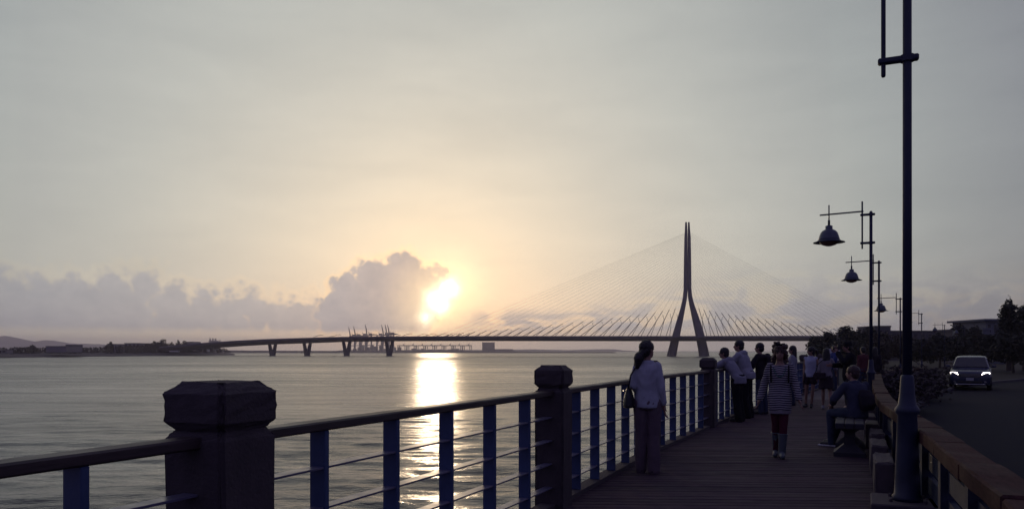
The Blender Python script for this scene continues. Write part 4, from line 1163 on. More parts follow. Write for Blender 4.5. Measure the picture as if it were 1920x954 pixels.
    bm = bmesh.new()
    for z in (.71, .765, .82): box(bm, (0, -.055, z), (.92, .03, .026))
    meshobj('grille', bm, M_CHROME, t)
    bm = bmesh.new(); box(bm, (0, -.03, .765), (.98, .06, .19), bev=.02); meshobj('grille_surround', bm, M_PLAST, t)
    bm = bmesh.new(); box(bm, (0, -.02, .42), (1.05, .10, .13), bev=.02); meshobj('lower_intake', bm, M_PLAST, t)
    bm = bmesh.new(); box(bm, (0, -.05, .31), (1.35, .10, .05), bev=.015); meshobj('skid_plate', bm, M_CHROME, t)
    bm = bmesh.new(); box(bm, (0, -.075, .565), (.34, .02, .15), bev=.004); meshobj('number_plate', bm, M_PLATE, t)
    bm = bmesh.new()
    for s in (-1, 1): tube(bm, [(s * .35, 1.18, 1.17), (s * .35 - .45, 1.22, 1.21)], .012, 5)
    meshobj('wipers', bm, M_PLAST, t)
build_car()

# ------------------------------------------------------------------ people
M_SKIN = mat('skin', (0.26, 0.15, 0.11), 0.6, var=.08)
M_HAIR = mat('dark_hair', (0.010, 0.008, 0.009), 0.5, var=.3, vscale=40, bump=.6, bscale=90)
def cloth(name, c, rough=.9): return mat(name, c, rough, var=.18, vscale=9, bump=.5, bscale=28, spec=.15)
def capsule(bm, p0, r0, p1, r1, seg=12):
    p0, p1 = Vector(p0), Vector(p1); d = (p1 - p0)
    if d.length < 1e-5: d = Vector((0, 0, 1e-4))
    t = d.normalized(); up = Vector((0, 0, 1)) if abs(t.z) < .9 else Vector((1, 0, 0))
    u = t.cross(up).normalized(); v = u.cross(t)
    st = [(p0 - t * r0 * math.sin(a), r0 * math.cos(a)) for a in (1.2, .7, 0)] + [(p1 + t * r1 * math.sin(a), r1 * math.cos(a)) for a in (0, .7, 1.2)]
    rings = [[bm.verts.new(c + (u * math.cos(q) + v * math.sin(q)) * r) for q in [2 * math.pi * i / seg for i in range(seg)]] for c, r in st]
    for a, b in zip(rings, rings[1:]):
        for i in range(seg):
            j = (i + 1) % seg; bm.faces.new((a[i], a[j], b[j], b[i]))
    bm.faces.new(rings[0][::-1]); bm.faces.new(rings[-1])
def chain(bm, pts, rs):
    for (a, b, ra, rb) in zip(pts, pts[1:], rs, rs[1:]): capsule(bm, a, ra, b, rb)
def ell(bm, c, r, rz=0.0, sub=2, tilt=0.0):
    bmesh.ops.create_icosphere(bm, subdivisions=sub, radius=1.0, matrix=Matrix.Translation(c) @ Matrix.Rotation(rz, 4, 'Z') @ Matrix.Rotation(tilt, 4, 'X') @ Matrix.Diagonal((*r, 1)))
def rings(bm, rs, seg=20, yaw=0.0):
    """closed loft of level ellipses (cx, cy, z, rx, ry)"""
    R_ = []
    c_, s_ = math.cos(yaw), math.sin(yaw)
    for (cx, cyy, z, rx, ry) in rs:
        row = []
        for i in range(seg):
            a = 2 * math.pi * i / seg; x, y = rx * math.cos(a), ry * math.sin(a)
            row.append(bm.verts.new((cx + x * c_ - y * s_, cyy + x * s_ + y * c_, z)))
        R_.append(row)
    for a, b in zip(R_, R_[1:]):
        for i in range(seg):
            j = (i + 1) % seg; bm.faces.new((a[i], a[j], b[j], b[i]))
    bm.faces.new(R_[0][::-1]); bm.faces.new(R_[-1])
    bmesh.ops.recalc_face_normals(bm, faces=bm.faces[:])
FOLD = {'shirt': (.0055, 30, 13), 'trousers': (.0055, 34, 9), 'skirt': (.006, 40, 5), 'shorts': (.004, 40, 12), 'hair': (.006, 75, 40), 'pack': (.005, 25, 25), 'top_hem': (.004, 34, 8)}
def blob(name, bm, voxel, m, parent, smooth=3, factor=.5):
    """weld overlapping solids into one continuous skin"""
    me = bpy.data.meshes.new(name); bm.to_mesh(me); bm.free()
    o = bpy.data.objects.new(name, me); COL.objects.link(o)
    r = o.modifiers.new('weld', 'REMESH'); r.mode = 'VOXEL'; r.voxel_size = voxel; r.use_smooth_shade = True
    if smooth:
        s = o.modifiers.new('soft', 'SMOOTH'); s.factor = factor; s.iterations = smooth
    dg = bpy.context.evaluated_depsgraph_get()
    new = bpy.data.meshes.new_from_object(o.evaluated_get(dg))
    o.modifiers.clear(); o.data = new; bpy.data.meshes.remove(me); new.name = name
    new.materials.clear(); new.materials.append(m)
    new.polygons.foreach_set('use_smooth', [True] * len(new.polygons))
    if name in FOLD:          # creases in cloth, strands in hair
        amp, fx, fz = FOLD[name]; nv = len(new.vertices)
        co = np.empty(nv * 3); no = np.empty(nv * 3); new.vertices.foreach_get('co', co); new.vertices.foreach_get('normal', no)
        co = co.reshape(-1, 3); no = no.reshape(-1, 3); h = np.zeros(nv); rr = np.random.default_rng(nv)
        for _ in range(9):
            a = rr.uniform(0, 6.28); kx, ky, kz = math.cos(a) * fx * rr.uniform(.5, 1.5), math.sin(a) * fx * rr.uniform(.5, 1.5), fz * rr.uniform(-1.6, 1.6)
            ph = co[:, 0] * kx + co[:, 1] * ky + co[:, 2] * kz + rr.uniform(0, 6.28)
            h += 1 - np.abs(np.sin(ph + .7 * np.sin(co[:, 2] * 11 + a)))
        co = co + no * (np.clip(h / 9 - .15, 0, 1) * 3.2 * amp)[:, None]
        new.vertices.foreach_set('co', co.ravel()); new.update()
    if parent is not None: o.parent = parent
    return o

BASE = dict(pelvis=(0, 0, .90), waist=(0, 0, 1.04), chest=(0, 0, 1.23), neck=(0, -.015, 1.385), head=(0, .015, 1.53),
            shL=(-.150, -.005, 1.335), shR=(.150, -.005, 1.335), elL=(-.19, -.03, 1.07), elR=(.19, -.03, 1.07), wrL=(-.20, .03, .845), wrR=(.20, .03, .845),
            hipL=(-.085, 0, .88), hipR=(.085, 0, .88), knL=(-.09, .02, .475), knR=(.09, .02, .475), anL=(-.09, -.02, .085), anR=(.09, -.02, .085), toL=(-.105, .14, .032), toR=(.105, .14, .032))

def hand(bm, w, d, u, s=1.0, curl=.35, thumb_side=1):
    """palm, four fingers of unequal length and a thumb; d = pointing, u = across the palm towards the thumb"""
    w, d, u = Vector(w), Vector(d).normalized(), Vector(u)
    u = (u - d * u.dot(d)).normalized(); n = d.cross(u).normalized() * thumb_side
    capsule(bm, w, .024 * s, w + d * .03 * s, .026 * s, 8)
    for q in (-.027, -.009, .009, .027): capsule(bm, w + d * .02 * s + u * q * .7 * s, .014 * s, w + d * .085 * s + u * q * s, .0125 * s, 8)
    for q, L in ((.029, .068), (.0098, .078), (-.0098, .072), (-.029, .056)):
        a = w + d * .088 * s + u * q * s; b = a + (d + n * curl * .5).normalized() * L * .5 * s; c = b + (d + n * curl * 1.6).normalized() * L * .5 * s
        capsule(bm, a, .0098 * s, b, .009 * s, 8); capsule(bm, b, .009 * s, c, .0078 * s, 8)
    a = w + d * .03 * s + u * .026 * s; b = a + (d * .6 + u * .75 + n * .2).normalized() * .035 * s; c = b + (d * .9 + u * .2 + n * .35).normalized() * .034 * s
    capsule(bm, a, .013 * s, b, .0105 * s, 8); capsule(bm, b, .0105 * s, c, .009 * s, 8)

def person(loc, rz, H, label, cat='person', pose=None, yaw=0.0, vox=.013, wide=1.0, top=None, sleeve=1.9, hem=.86, bottom=None, bkind='trousers', blen=1.0, flare=0.0,
           shoe=None, hair='short', hairm=None, neckline=0.0, topfat=0.0, hands=True, hood=False, handdir=None, legs_bare=None, pitch=0.0, legk=1.0):
    s = H / 1.65
    J = {k: Vector(v) for k, v in BASE.items()}
    for k in ('shL', 'shR', 'elL', 'elR', 'wrL', 'wrR'): J[k].x *= wide
    if pose:
        for k, v in pose.items(): J[k] = Vector(v)
    J = {k: v * s for k, v in J.items()}
    t = empty('person', loc, rz); tag(t, label, cat)
    f = s
    def torso(inf, lo, hi_neck=True, k=1.0):
        P, Wa, C, N = J['pelvis'], J['waist'], J['chest'], J['neck']
        out = []
        sh = (J['shL'] + J['shR']) / 2
        keys = [(P - Vector((0, 0, .11 * f)), .122, .098), (P - Vector((0, 0, .04 * f)), .145, .110), (P + Vector((0, 0, .03 * f)), .142, .106), (Wa, .124 * wide ** .7, .094), ((Wa + C) / 2, .138 * wide, .102),
                (C, .152 * wide, .11), (C.lerp(sh, .6), .155 * wide, .10), (sh + Vector((0, 0, .012 * f)), .135 * wide, .072)]
        if hi_neck: keys += [(N.lerp(sh, .45), .075, .06), (N + Vector((0, 0, .015 * f)), .052, .054)]
        for p, rx, ry in keys:
            if p.z < lo: continue
            out.append((p.x, p.y, p.z, rx * f * k + inf, ry * f * k + inf))
        return out
    # --- the body: one skin from head to feet
    bm = bmesh.new()
    kt = .93 if top else 1.0
    rings(bm, torso(0, -9, True, kt * .97))
    Hd = J['head']; cw, sw = math.cos(yaw), math.sin(yaw)
    def hp(x, y, z):
        y2 = y * math.cos(pitch) - z * math.sin(pitch); z2 = y * math.sin(pitch) + z * math.cos(pitch)
        return Hd + Vector((x * cw - y2 * sw, x * sw + y2 * cw, z2)) * f
    capsule(bm, J['neck'] - Vector((0, 0, .03 * f)), .052 * f, hp(0, -.015, -.05), .046 * f)
    ell(bm, hp(0, -.012, .028), (.074 * f, .092 * f, .088 * f), yaw)
    ell(bm, hp(0, .022, -.04), (.056 * f, .064 * f, .068 * f), yaw)
    ell(bm, hp(0, .045, -.085), (.026 * f, .024 * f, .022 * f), yaw, 1)
    capsule(bm, hp(0, .082, .012), .008 * f, hp(0, .098, -.022), .013 * f, 8)
    capsule(bm, hp(-.02, .074, -.052), .008 * f, hp(.02, .074, -.052), .008 * f, 6)
    for q in (-1, 1):
        ell(bm, hp(q * .076, -.012, -.008), (.011 * f, .02 * f, .031 * f), yaw, 1)
    for sd in 'LR':
        sh, el_, wr = J['sh' + sd], J['el' + sd], J['wr' + sd]
        chain(bm, [J['chest'].lerp(sh, .75), sh, sh.lerp(el_, .5), el_, el_.lerp(wr, .3), wr], [.05 * f, .047 * f, .041 * f, .034 * f, .036 * f, .0235 * f])
        if hands:
            dr = (wr - el_).normalized(); sgn = -1 if sd == 'L' else 1
            u = Vector((0, 1, 0)); th = 1
            if handdir and sd in handdir: dr, u = Vector(handdir[sd][0]), Vector(handdir[sd][1])
            hand(bm, wr, dr, u, f, .4, 1 if sd == 'R' else -1)
        else:
            ell(bm, wr + (wr - el_).normalized() * .06 * f, (.024 * f, .036 * f, .06 * f))
        hp_, kn, an, to = J['hip' + sd], J['kn' + sd], J['an' + sd], J['to' + sd]
        kl = 1.0 if (bkind in ('shorts', 'skirt') or legs_bare) else .88
        chain(bm, [hp_, hp_.lerp(kn, .35), kn, kn.lerp(an, .3), an], [.078 * f * kl * legk, .071 * f * kl * legk, .048 * f * kl * legk, .051 * f * kl * legk, .031 * f * legk])
        capsule(bm, an - Vector((0, .01 * f, .03 * f)), .034 * f, to, .026 * f)
    blob('body', bm, vox, M_SKIN, t, 2, .4)
    # --- clothes
    if top:
        bm = bmesh.new(); inf = (.016 + topfat) * f
        R_ = torso(inf, hem * f, neckline <= 0)
        lo = R_[0]
        if lo[2] > hem * f + .01: R_.insert(0, (lo[0], lo[1], hem * f, lo[3] * 1.01, lo[4] * 1.01))
        rings(bm, R_)
        for sd in 'LR':
            sh, el_, wr = J['sh' + sd], J['el' + sd], J['wr' + sd]
            a = J['chest'].lerp(sh, .8)
            pts, rs = [a, sh], [.046 * f + inf * .6, .041 * f + inf * .6]
            fr = sleeve
            if fr > 0:
                e = sh.lerp(el_, min(fr, 1)); pts += [sh.lerp(e, .5), e]; rs += [.041 * f + inf * .75, .036 * f + inf * .85]
                if fr > 1: pts.append(el_.lerp(wr, fr - 1)); rs.append(.026 * f + inf * .9)
                chain(bm, pts, rs)
            else: chain(bm, pts, rs)
        if hood:
            N = J['neck']; ell(bm, N + Vector((0, -.07, -.005)) * f, (.125 * f, .085 * f, .065 * f)); ell(bm, N + Vector((0, -.10, -.06)) * f, (.095 * f, .055 * f, .08 * f))
        blob('shirt', bm, vox, top, t, 2, .4)
    if bottom:
        bm = bmesh.new(); P = J['pelvis']
        inf = .014 * f
        rr = [(P.x, P.y, P.z - .10 * f, .126 * f + inf, .100 * f + inf), (P.x, P.y, P.z - .03 * f, .147 * f + inf, .111 * f + inf), (P.x, P.y, P.z + .05 * f, .136 * f + inf, .103 * f + inf), (P.x, P.y, P.z + .09 * f, .12 * f + inf, .095 * f + inf)]
        if bkind == 'skirt':
            z = .88 * f - blen * .42 * f
            rr = [(P.x, P.y, z, .185 * f, .15 * f), (P.x, P.y, z + .01, .19 * f, .155 * f)] + rr[1:]
            rings(bm, rr)
        else:
            rings(bm, rr)
            for sd in 'LR':
                hp_, kn, an = J['hip' + sd], J['kn' + sd], J['an' + sd]
                if bkind == 'shorts':
                    e = hp_.lerp(kn, .42 * blen); chain(bm, [hp_, e], [.094 * f + inf, .092 * f + inf])
                else:
                    e = an + Vector((0, 0, -.045 * f))
                    chain(bm, [hp_, hp_.lerp(kn, .4), kn, kn.lerp(e, .5), e], [(.080 * f + inf) * legk, (.074 * f + inf) * legk, (.053 * f + inf) * legk + flare * .3, (.050 * f + inf) * legk + flare * .8, (.040 * f + inf) * legk + flare])
        blob({'trousers': 'trousers', 'shorts': 'shorts', 'skirt': 'skirt'}[bkind], bm, vox, bottom, t, 2, .4)
    if shoe:
        for sd in 'LR':
            bm = bmesh.new(); an, to = J['an' + sd], J['to' + sd]
            dv = (to - an); dv.z = 0; dv = dv.normalized()
            ang = math.atan2(dv.y, dv.x) - math.pi / 2
            capsule(bm, Vector((an.x, an.y, to.z + .012 * f)) - dv * .03 * f, .042 * f, Vector((to.x, to.y, to.z + .004 * f)), .036 * f)
            capsule(bm, an + Vector((0, 0, .0)), .044 * f, Vector((an.x, an.y, to.z + .02 * f)), .046 * f)
            o = blob('shoe', bm, vox * .8, shoe, t, 1, .4)
    hm = hairm or M_HAIR
    if hair:
        bm = bmesh.new()
        ell(bm, hp(0, -.022, .042), (.085 * f, .100 * f, .091 * f), yaw)
        ell(bm, hp(0, -.055, -.01), (.078 * f, .062 * f, .085 * f), yaw)
        if hair == 'pony_low':
            chain(bm, [hp(0, -.09, -.03), hp(-.02, -.14, -.10), hp(-.035, -.145, -.20)], [.04 * f, .058 * f, .03 * f]); chain(bm, [hp(-.03, -.13, -.07), hp(-.06, -.13, -.17)], [.05 * f, .035 * f])
        if hair == 'long':
            rings(bm, [(*(hp(0, -.07, -.32).xy), hp(0, 0, -.32).z, .07 * f, .035 * f), (*(hp(0, -.075, -.2).xy), hp(0, 0, -.2).z, .092 * f, .05 * f), (*(hp(0, -.06, -.06).xy), hp(0, 0, -.06).z, .092 * f, .065 * f), (*(hp(0, -.04, .05).xy), hp(0, 0, .05).z, .08 * f, .08 * f)], yaw=yaw)
        if hair == 'pony_high':
            chain(bm, [hp(0, -.10, .05), hp(0, -.16, .0), hp(0, -.17, -.13)], [.035 * f, .04 * f, .02 * f])
        if hair == 'curly':
            r = random.Random(2)
            for i in range(46):
                a = r.uniform(0, 6.28); z = r.uniform(-.10, .11)
                x, y = math.cos(a) * .092, math.sin(a) * .095 - .025
                if y > .035 and z < .075: continue
                ell(bm, hp(x, y, z), (.024 * f, .024 * f, .024 * f), 0, 1)
            for i in range(14): ell(bm, hp(.04 + r.uniform(-.04, .035), -.02 + r.uniform(-.03, .03), .135 + r.uniform(-.02, .025)), (.019 * f,) * 3, 0, 1)
            for q in (-1, 1):
                for i in range(8): ell(bm, hp(q * .09 + r.uniform(-.018, .018), -.0 + r.uniform(-.03, .02), -.02 - i * .014), (.02 * f,) * 3, 0, 1)
        blob('hair', bm, vox * .75, hm, t, 1, .4)
    return t, J, hp

def eyes(t, hp, f=1.0):
    M = mat('eye_dark', (.01, .008, .008), .2)
    for q in (-1, 1):
        bm = bmesh.new(); ell(bm, hp(q * .03, .077, .014), (.012, .006, .006), 0, 1); meshobj('eye', bm, M, t, True)

WHITE_C = cloth('white_shirt_cloth', (.36, .37, .42)); MAUVE = cloth('mauve_trouser_cloth', (.12, .088, .105)); GREYH = cloth('grey_hoodie_cloth', (.24, .24, .28)); PALEH = cloth('pale_hoodie_cloth', (.29, .29, .33))
BLACKC = cloth('black_cloth', (.012, .012, .016)); NAVYJ = cloth('dark_jacket_cloth', (.022, .019, .026)); DENIM = cloth('denim_cloth', (.04, .05, .085)); CREAM = cloth('pale_top_cloth', (.22, .20, .22))
BLUEC = cloth('blue_cloth', (.035, .05, .16)); REDC = cloth('dull_red_cloth', (.09, .03, .035)); MAROON = cloth('maroon_tights', (.07, .014, .028)); BOOT = mat('grey_boot_leather', (.07, .085, .10), .55, var=.25, vscale=10, bump=.5)
SHOEB = mat('dark_shoe', (.015, .014, .016), .6); SHOEW = mat('pale_sneaker', (.28, .27, .28), .7); SOLE = mat('white_sole', (.5, .5, .5), .6); BROWNH = mat('brown_hair', (.05, .026, .02), .5, var=.4, vscale=40, bump=.6, bscale=90)
REDH = mat('reddish_hair', (.030, .010, .010), .5, var=.3, vscale=40, bump=.5, bscale=80); BAGM = mat('black_bag_leather', (.010, .010, .013), .45, var=.2, bump=.4); SKIRT = cloth('dark_skirt_cloth', (.035, .025, .032)); SHIRTB = cloth('blue_grey_shirt_cloth', (.045, .050, .080))

def at_ground(px, py): return ground_at(px, py)

# 1 woman in white shirt at the railing
g = at_ground(1214, 886)
t, J, hp = person(g, R(-14), 1.62, 'woman in white shirt and mauve flared trousers gazing over the railing, handbag on shoulder', vox=.0085, yaw=R(-38), wide=.80, top=WHITE_C, sleeve=1.72, hem=.82, bottom=MAUVE, flare=.016,
    shoe=SHOEB, hair='pony_low', topfat=.002,
    pose=dict(elR=(.165, -.02, 1.07), wrR=(.20, .04, .83), elL=(-.165, -.02, 1.09), wrL=(-.10, .16, .96), knL=(-.075, .02, .475), knR=(.075, -.01, .475), anL=(-.085, .03, .085), anR=(.085, -.05, .085), toL=(-.10, .18, .032), toR=(.115, .10, .032)))
eyes(t, hp)
bm = bmesh.new()
for sd in 'R': capsule(bm, J['elR'].lerp(J['wrR'], .66), .044, J['elR'].lerp(J['wrR'], .78), .046)
blob('rolled_cuff', bm, .008, WHITE_C, t, 1)
bm = bmesh.new(); N = J['neck']; rings(bm, [(0, -.012, N.z - .012, .078, .072), (0, -.012, N.z + .022, .066, .066)]); blob('collar', bm, .008, WHITE_C, t, 1)
# handbag
hb = empty('handbag', Vector(g) + Matrix.Rotation(R(-14), 3, 'Z') @ Vector((-.225, -.03, .80)), R(-14)); tag(hb, 'black leather handbag hanging from the shoulder of the woman in white', 'handbag')
bm = bmesh.new(); rings(bm, [(0, 0, .0, .06, .13), (0, 0, .02, .072, .165), (0, 0, .13, .06, .15), (0, 0, .22, .035, .10), (0, 0, .25, .02, .075)]); blob('pouch', bm, .008, BAGM, hb, 2)
bm = bmesh.new(); tube(bm, [(0, -.075, .235), (.03, -.06, .40), (.105, -.03, .53), (.125, .01, .55), (.10, .05, .53), (.03, .07, .40), (0, .075, .235)], .011, 6); meshobj('strap', bm, BAGM, hb, True)
bm = bmesh.new(); tube(bm, [(-.06, -.05, .2), (-.065, 0, .215), (-.06, .05, .2)], .006, 6); meshobj('buckle', bm, M_CHROME, hb)

# 2 woman in striped top
def stripe_mat():
    m = bpy.data.materials.new('striped_knit'); m.use_nodes = True; tr = m.node_tree; tr.nodes.clear(); k = NT(tr)
    b = tr.nodes.new('ShaderNodeBsdfPrincipled'); o = tr.nodes.new('ShaderNodeOutputMaterial'); k.l.new(b.outputs[0], o.inputs[0])
    tc = tr.nodes.new('ShaderNodeTexCoord'); x, y, z = k.sep(tc.outputs['Object'])
    wob = k.m('MULTIPLY', k.m('SUBTRACT', k.noise(tc.outputs['Object'], 7.0, 2.0), .5), .018)
    zz = k.m('ADD', k.m('ADD', z, k.m('MULTIPLY', k.m('ABSOLUTE', x), .10)), wob)
    sq = k.sstep(k.m('SINE', k.m('MULTIPLY', zz, 2 * math.pi / .0315)), -.25, .25)
    k.l.new(k.mix(sq, (.016, .015, .024, 1), (.34, .32, .34, 1)), b.inputs['Base Color']); b.inputs['Roughness'].default_value = .9; b.inputs['Specular IOR Level'].default_value = .15
    return m
STRIPE = stripe_mat()
g2 = at_ground(1462, 857)
t, J, hp = person(g2, R(161), 1.58, 'woman in black and white striped top and maroon tights walking towards the camera', vox=.0085, wide=.9, top=STRIPE, sleeve=1.93, hem=.70, bottom=MAROON, hair='curly', hairm=BROWNH, topfat=.006, legk=.82,
    pose=dict(elL=(-.21, .0, 1.085), wrL=(-.265, .09, .86), elR=(.21, -.05, 1.085), wrR=(.28, .0, .85), hipL=(-.068, 0, .88), hipR=(.068, 0, .88), knL=(-.05, .07, .475), knR=(.055, -.01, .475), anL=(-.03, .07, .085), anR=(.05, -.12, .10), toL=(-.04, .22, .032), toR=(.065, .02, .032)),
    neckline=1)
eyes(t, hp)
bm = bmesh.new()
for q in (-1, 1):
    tube(bm, [hp(q * .031 + .024 * math.cos(a), .086, .014 + .019 * math.sin(a)) for a in [i * .6283 for i in range(11)]], .0028, 5); tube(bm, [hp(q * .055, .083, .018), hp(q * .078, .0, .018)], .0025, 5)
tube(bm, [hp(-.008, .09, .018), hp(.008, .09, .018)], .0025, 5)
meshobj('glasses', bm, M_PLAST, t)
bm = bmesh.new()
for q in (-1, 1): ell(bm, hp(q * .035 - .012, .03, .122), (.036, .02, .024), q * .5); ell(bm, hp(q * .052 - .012, .026, .128 + q * .006), (.018, .014, .026), q * .5)
ell(bm, hp(0, .035, .128), (.018, .018, .018))
blob('hair_bow', bm, .007, BLACKC, t, 1)
bm = bmesh.new(); P = J['pelvis']; s_ = 1.58 / 1.65
rings(bm, [(0, .01, .645 * s_, .153 * s_, .130 * s_), (0, .01, .66 * s_, .155 * s_, .132 * s_), (0, .01, .70 * s_, .160 * s_, .13 * s_), (0, .005, .72 * s_, .156 * s_, .126 * s_)]); blob('pale_hem', bm, .0085, CREAM, t, 1)
bm = bmesh.new(); rings(bm, [(0, .01, .69 * s_, .156 * s_, .134 * s_), (0, .01, .73 * s_, .160 * s_, .135 * s_), (0, .005, .85 * s_, .164 * s_, .134 * s_), (0, 0, .94 * s_, .150 * s_, .120 * s_)]); blob('top_hem', bm, .0085, STRIPE, t, 2)
for sd in 'LR':
    bm = bmesh.new(); kn, an, to = J['kn' + sd], J['an' + sd], J['to' + sd]
    e = kn.lerp(an, .36); capsule(bm, e, .062, kn.lerp(an, .6), .057); capsule(bm, kn.lerp(an, .6), .057, an - Vector((0, 0, .03)), .050); capsule(bm, an - Vector((0, 0, .03)), .044, to + Vector((0, 0, .006)), .036)
    bt = blob('boot', bm, .0085, BOOT, t, 1)
    bm = bmesh.new(); tube(bm, [e + Vector((math.cos(a) * .062, math.sin(a) * .062, .012)) for a in [i * .524 for i in range(13)]], .010, 6); meshobj('boot_cuff', bm, BOOT, bt, True)
TEAL = mat('teal_beads', (.03, .12, .11), .4)
bm = bmesh.new(); C = J['chest']
for i in range(23):
    a = -1.25 + 2.5 * i / 22; q = math.sin(a)
    ell(bm, Vector((q * .085, .085 + .045 * math.cos(a), J['neck'].z - .035 - .155 * math.cos(a) ** 1.3)), (.0085,) * 3, 0, 1)
nk = meshobj('necklace', bm, TEAL, t, True)
bm = bmesh.new()
for q in (-1, 1): tube(bm, [(q * .115, .115, C.z - .12), (q * .12, .105, C.z), (q * .118, .055, C.z + .105), (q * .115, -.07, C.z + .08), (q * .1, -.125, C.z - .02)], .013, 6)
meshobj('backpack_strap', bm, BLACKC, t, True)

# 3, 4 couple leaning on the railing
lean = dict(pelvis=(0, -.04, .90), waist=(0, .04, 1.02), chest=(0, .15, 1.17), neck=(0, .24, 1.30), head=(0, .30, 1.43), shL=(-.17, .20, 1.26), shR=(.17, .20, 1.26), elL=(-.23, .40, 1.14), elR=(.23, .40, 1.14),
            wrL=(-.04, .52, 1.17), wrR=(.05, .50, 1.17), knL=(-.10, -.02, .475), knR=(.10, .0, .475), anL=(-.11, -.09, .085), anR=(.12, -.05, .085), toL=(-.13, .07, .032), toR=(.15, .11, .032))
g3 = at(1382, 16.4, z=0)
person(g3, R(52), 1.66, 'person in grey hoodie and black trousers leaning on the railing, front one of the couple', pose=lean, top=GREYH, hem=.80, bottom=BLACKC, flare=.02, shoe=SHOEB, hood=True, topfat=.02, vox=.012, yaw=R(15),
       handdir={'L': ((1, .2, 0), (0, 1, 0)), 'R': ((-1, .2, 0), (0, 1, 0))})
lean4 = dict(lean); lean4.update(chest=(0, .08, 1.20), neck=(0, .13, 1.35), head=(0, .17, 1.49), shL=(-.175, .10, 1.30), shR=(.175, .10, 1.30), waist=(0, .02, 1.03), elL=(-.24, .26, 1.10), elR=(.24, .26, 1.10), wrL=(-.05, .42, 1.12), wrR=(.06, .42, 1.12))
g4 = at(1399, 17.3, z=0)
person(g4, R(50), 1.77, 'taller person in pale hoodie and black trousers behind the leaning one at the railing', pose=lean4, top=PALEH, hem=.82, bottom=BLACKC, flare=.015, shoe=SHOEB, hood=True, topfat=.02, vox=.013, yaw=R(20), hands=False)
# 5 man in dark jacket
g5 = at(1430, 18.3, z=0)
person(g5, R(38), 1.69, 'man in dark jacket and jeans standing at the railing, seen from behind', top=NAVYJ, hem=.74, bottom=DENIM, shoe=SHOEB, wide=1.22, topfat=.03, vox=.014, yaw=R(20), hands=False,
       pose=dict(chest=(0, .05, 1.22), neck=(0, .07, 1.37), head=(0, .10, 1.52), elL=(-.28, .12, 1.08), elR=(.28, .06, 1.06), wrL=(-.20, .30, 1.05), wrR=(.24, .22, .95)))
bm = bmesh.new(); box(bm, (0, 0, .0), (.30, .14, .40), bev=.04)
bp_ = empty('backpack', Vector(g5) + Matrix.Rotation(R(38), 3, 'Z') @ Vector((.02, -.24, 1.18)), R(38)); tag(bp_, 'dark backpack on the man in dark jacket', 'backpack')
bmesh.ops.subdivide_edges(bm, edges=bm.edges[:], cuts=2, use_grid_fill=True); blob('pack', bm, .014, NAVYJ, bp_, 4)
# 6 person behind the striped woman
g6 = at(1486, 21.2, z=0)
person(g6, R(65), 1.63, 'person in grey top half hidden behind the striped woman', top=GREYH, hem=.78, bottom=DENIM, shoe=SHOEB, hair='long', vox=.014, yaw=R(10), hands=False)
# 7, 8 two girls
g7 = at(1520, 20.3, z=0)
t, J, hp = person(g7, R(150), 1.60, 'girl in white sleeveless top and dark shorts turning her head aside', top=cloth('white_top_cloth', (.36, .38, .47)), wide=.86, sleeve=.0, hem=.84, bottom=SKIRT, bkind='shorts', blen=.9, legk=.85, shoe=SHOEB, hair='pony_high', vox=.012, yaw=R(-60),
       pose=dict(elL=(-.21, -.05, 1.08), wrL=(-.18, .03, .84), knL=(-.06, .05, .475), anL=(-.02, .0, .085), toL=(-.03, .15, .032), knR=(.12, -.03, .475), anR=(.14, -.12, .085), toR=(.17, .03, .032)))
g8 = at(1549, 19.7, z=0)
person(g8, R(-28), 1.56, 'long-haired girl in pale top and dark skirt walking away in pale sneakers', wide=.86, legk=.9, top=CREAM, sleeve=1.2, hem=.86, bottom=SKIRT, bkind='skirt', blen=.75, shoe=SHOEW, hair='long', vox=.012, yaw=R(10),
       pose=dict(knL=(-.08, .06, .475), anL=(-.09, .10, .085), toL=(-.11, .26, .032), knR=(.10, .0, .475), anR=(.12, -.20, .11), toR=(.13, -.06, .034), elR=(.23, .02, 1.10), wrR=(.22, .20, .98)))
sb = empty('shoulder_bag', Vector(g8) + Matrix.Rotation(R(-28), 3, 'Z') @ Vector((-.12, -.155, .80)), R(-28)); tag(sb, 'small dark bag hanging at the hip of the long-haired girl', 'bag')
bm = bmesh.new(); box(bm, (0, 0, .06), (.26, .06, .17), bev=.02); meshobj('pouch', bm, SKIRT, sb)
bm = bmesh.new(); tube(bm, [(-.12, 0, .14), (-.05, -.02, .36), (.12, -.03, .52)], .012, 6); meshobj('strap', bm, BAGM, sb)
# 9 man with the camera
g9 = at(1592, 18.4, z=0)
cap9 = None
t, J, hp = person(g9, R(78), 1.72, 'man in dark shirt and cap raising a camera to his face', top=BLACKC, sleeve=1.9, hem=.76, bottom=NAVYJ, shoe=SHOEB, vox=.012, wide=1.15, topfat=.016, yaw=R(8), hair='short',
    pose=dict(elL=(-.26, .17, 1.18), wrL=(-.06, .26, 1.40), elR=(.25, .10, 1.10), wrR=(.14, .32, 1.10), head=(0, .05, 1.51), neck=(0, .02, 1.38)), handdir={'L': ((.25, .35, .9), (0, -1, .3)), 'R': ((-.4, .9, 0), (0, 0, 1))})
bm = bmesh.new(); s9 = 1.72 / 1.65
rings(bm, [(*(hp(0, -.02, .045).xy), hp(0, 0, .045).z, .098 * s9, .108 * s9), (*(hp(0, -.02, .085).xy), hp(0, 0, .085).z, .098 * s9, .108 * s9), (*(hp(0, -.02, .125).xy), hp(0, 0, .125).z, .085 * s9, .092 * s9), (*(hp(0, -.02, .142).xy), hp(0, 0, .142).z, .05 * s9, .055 * s9)], yaw=R(8))
ell(bm, hp(0, .105, .055), (.07, .06, .012), R(8)); blob('cap', bm, .010, BLACKC, t, 1)
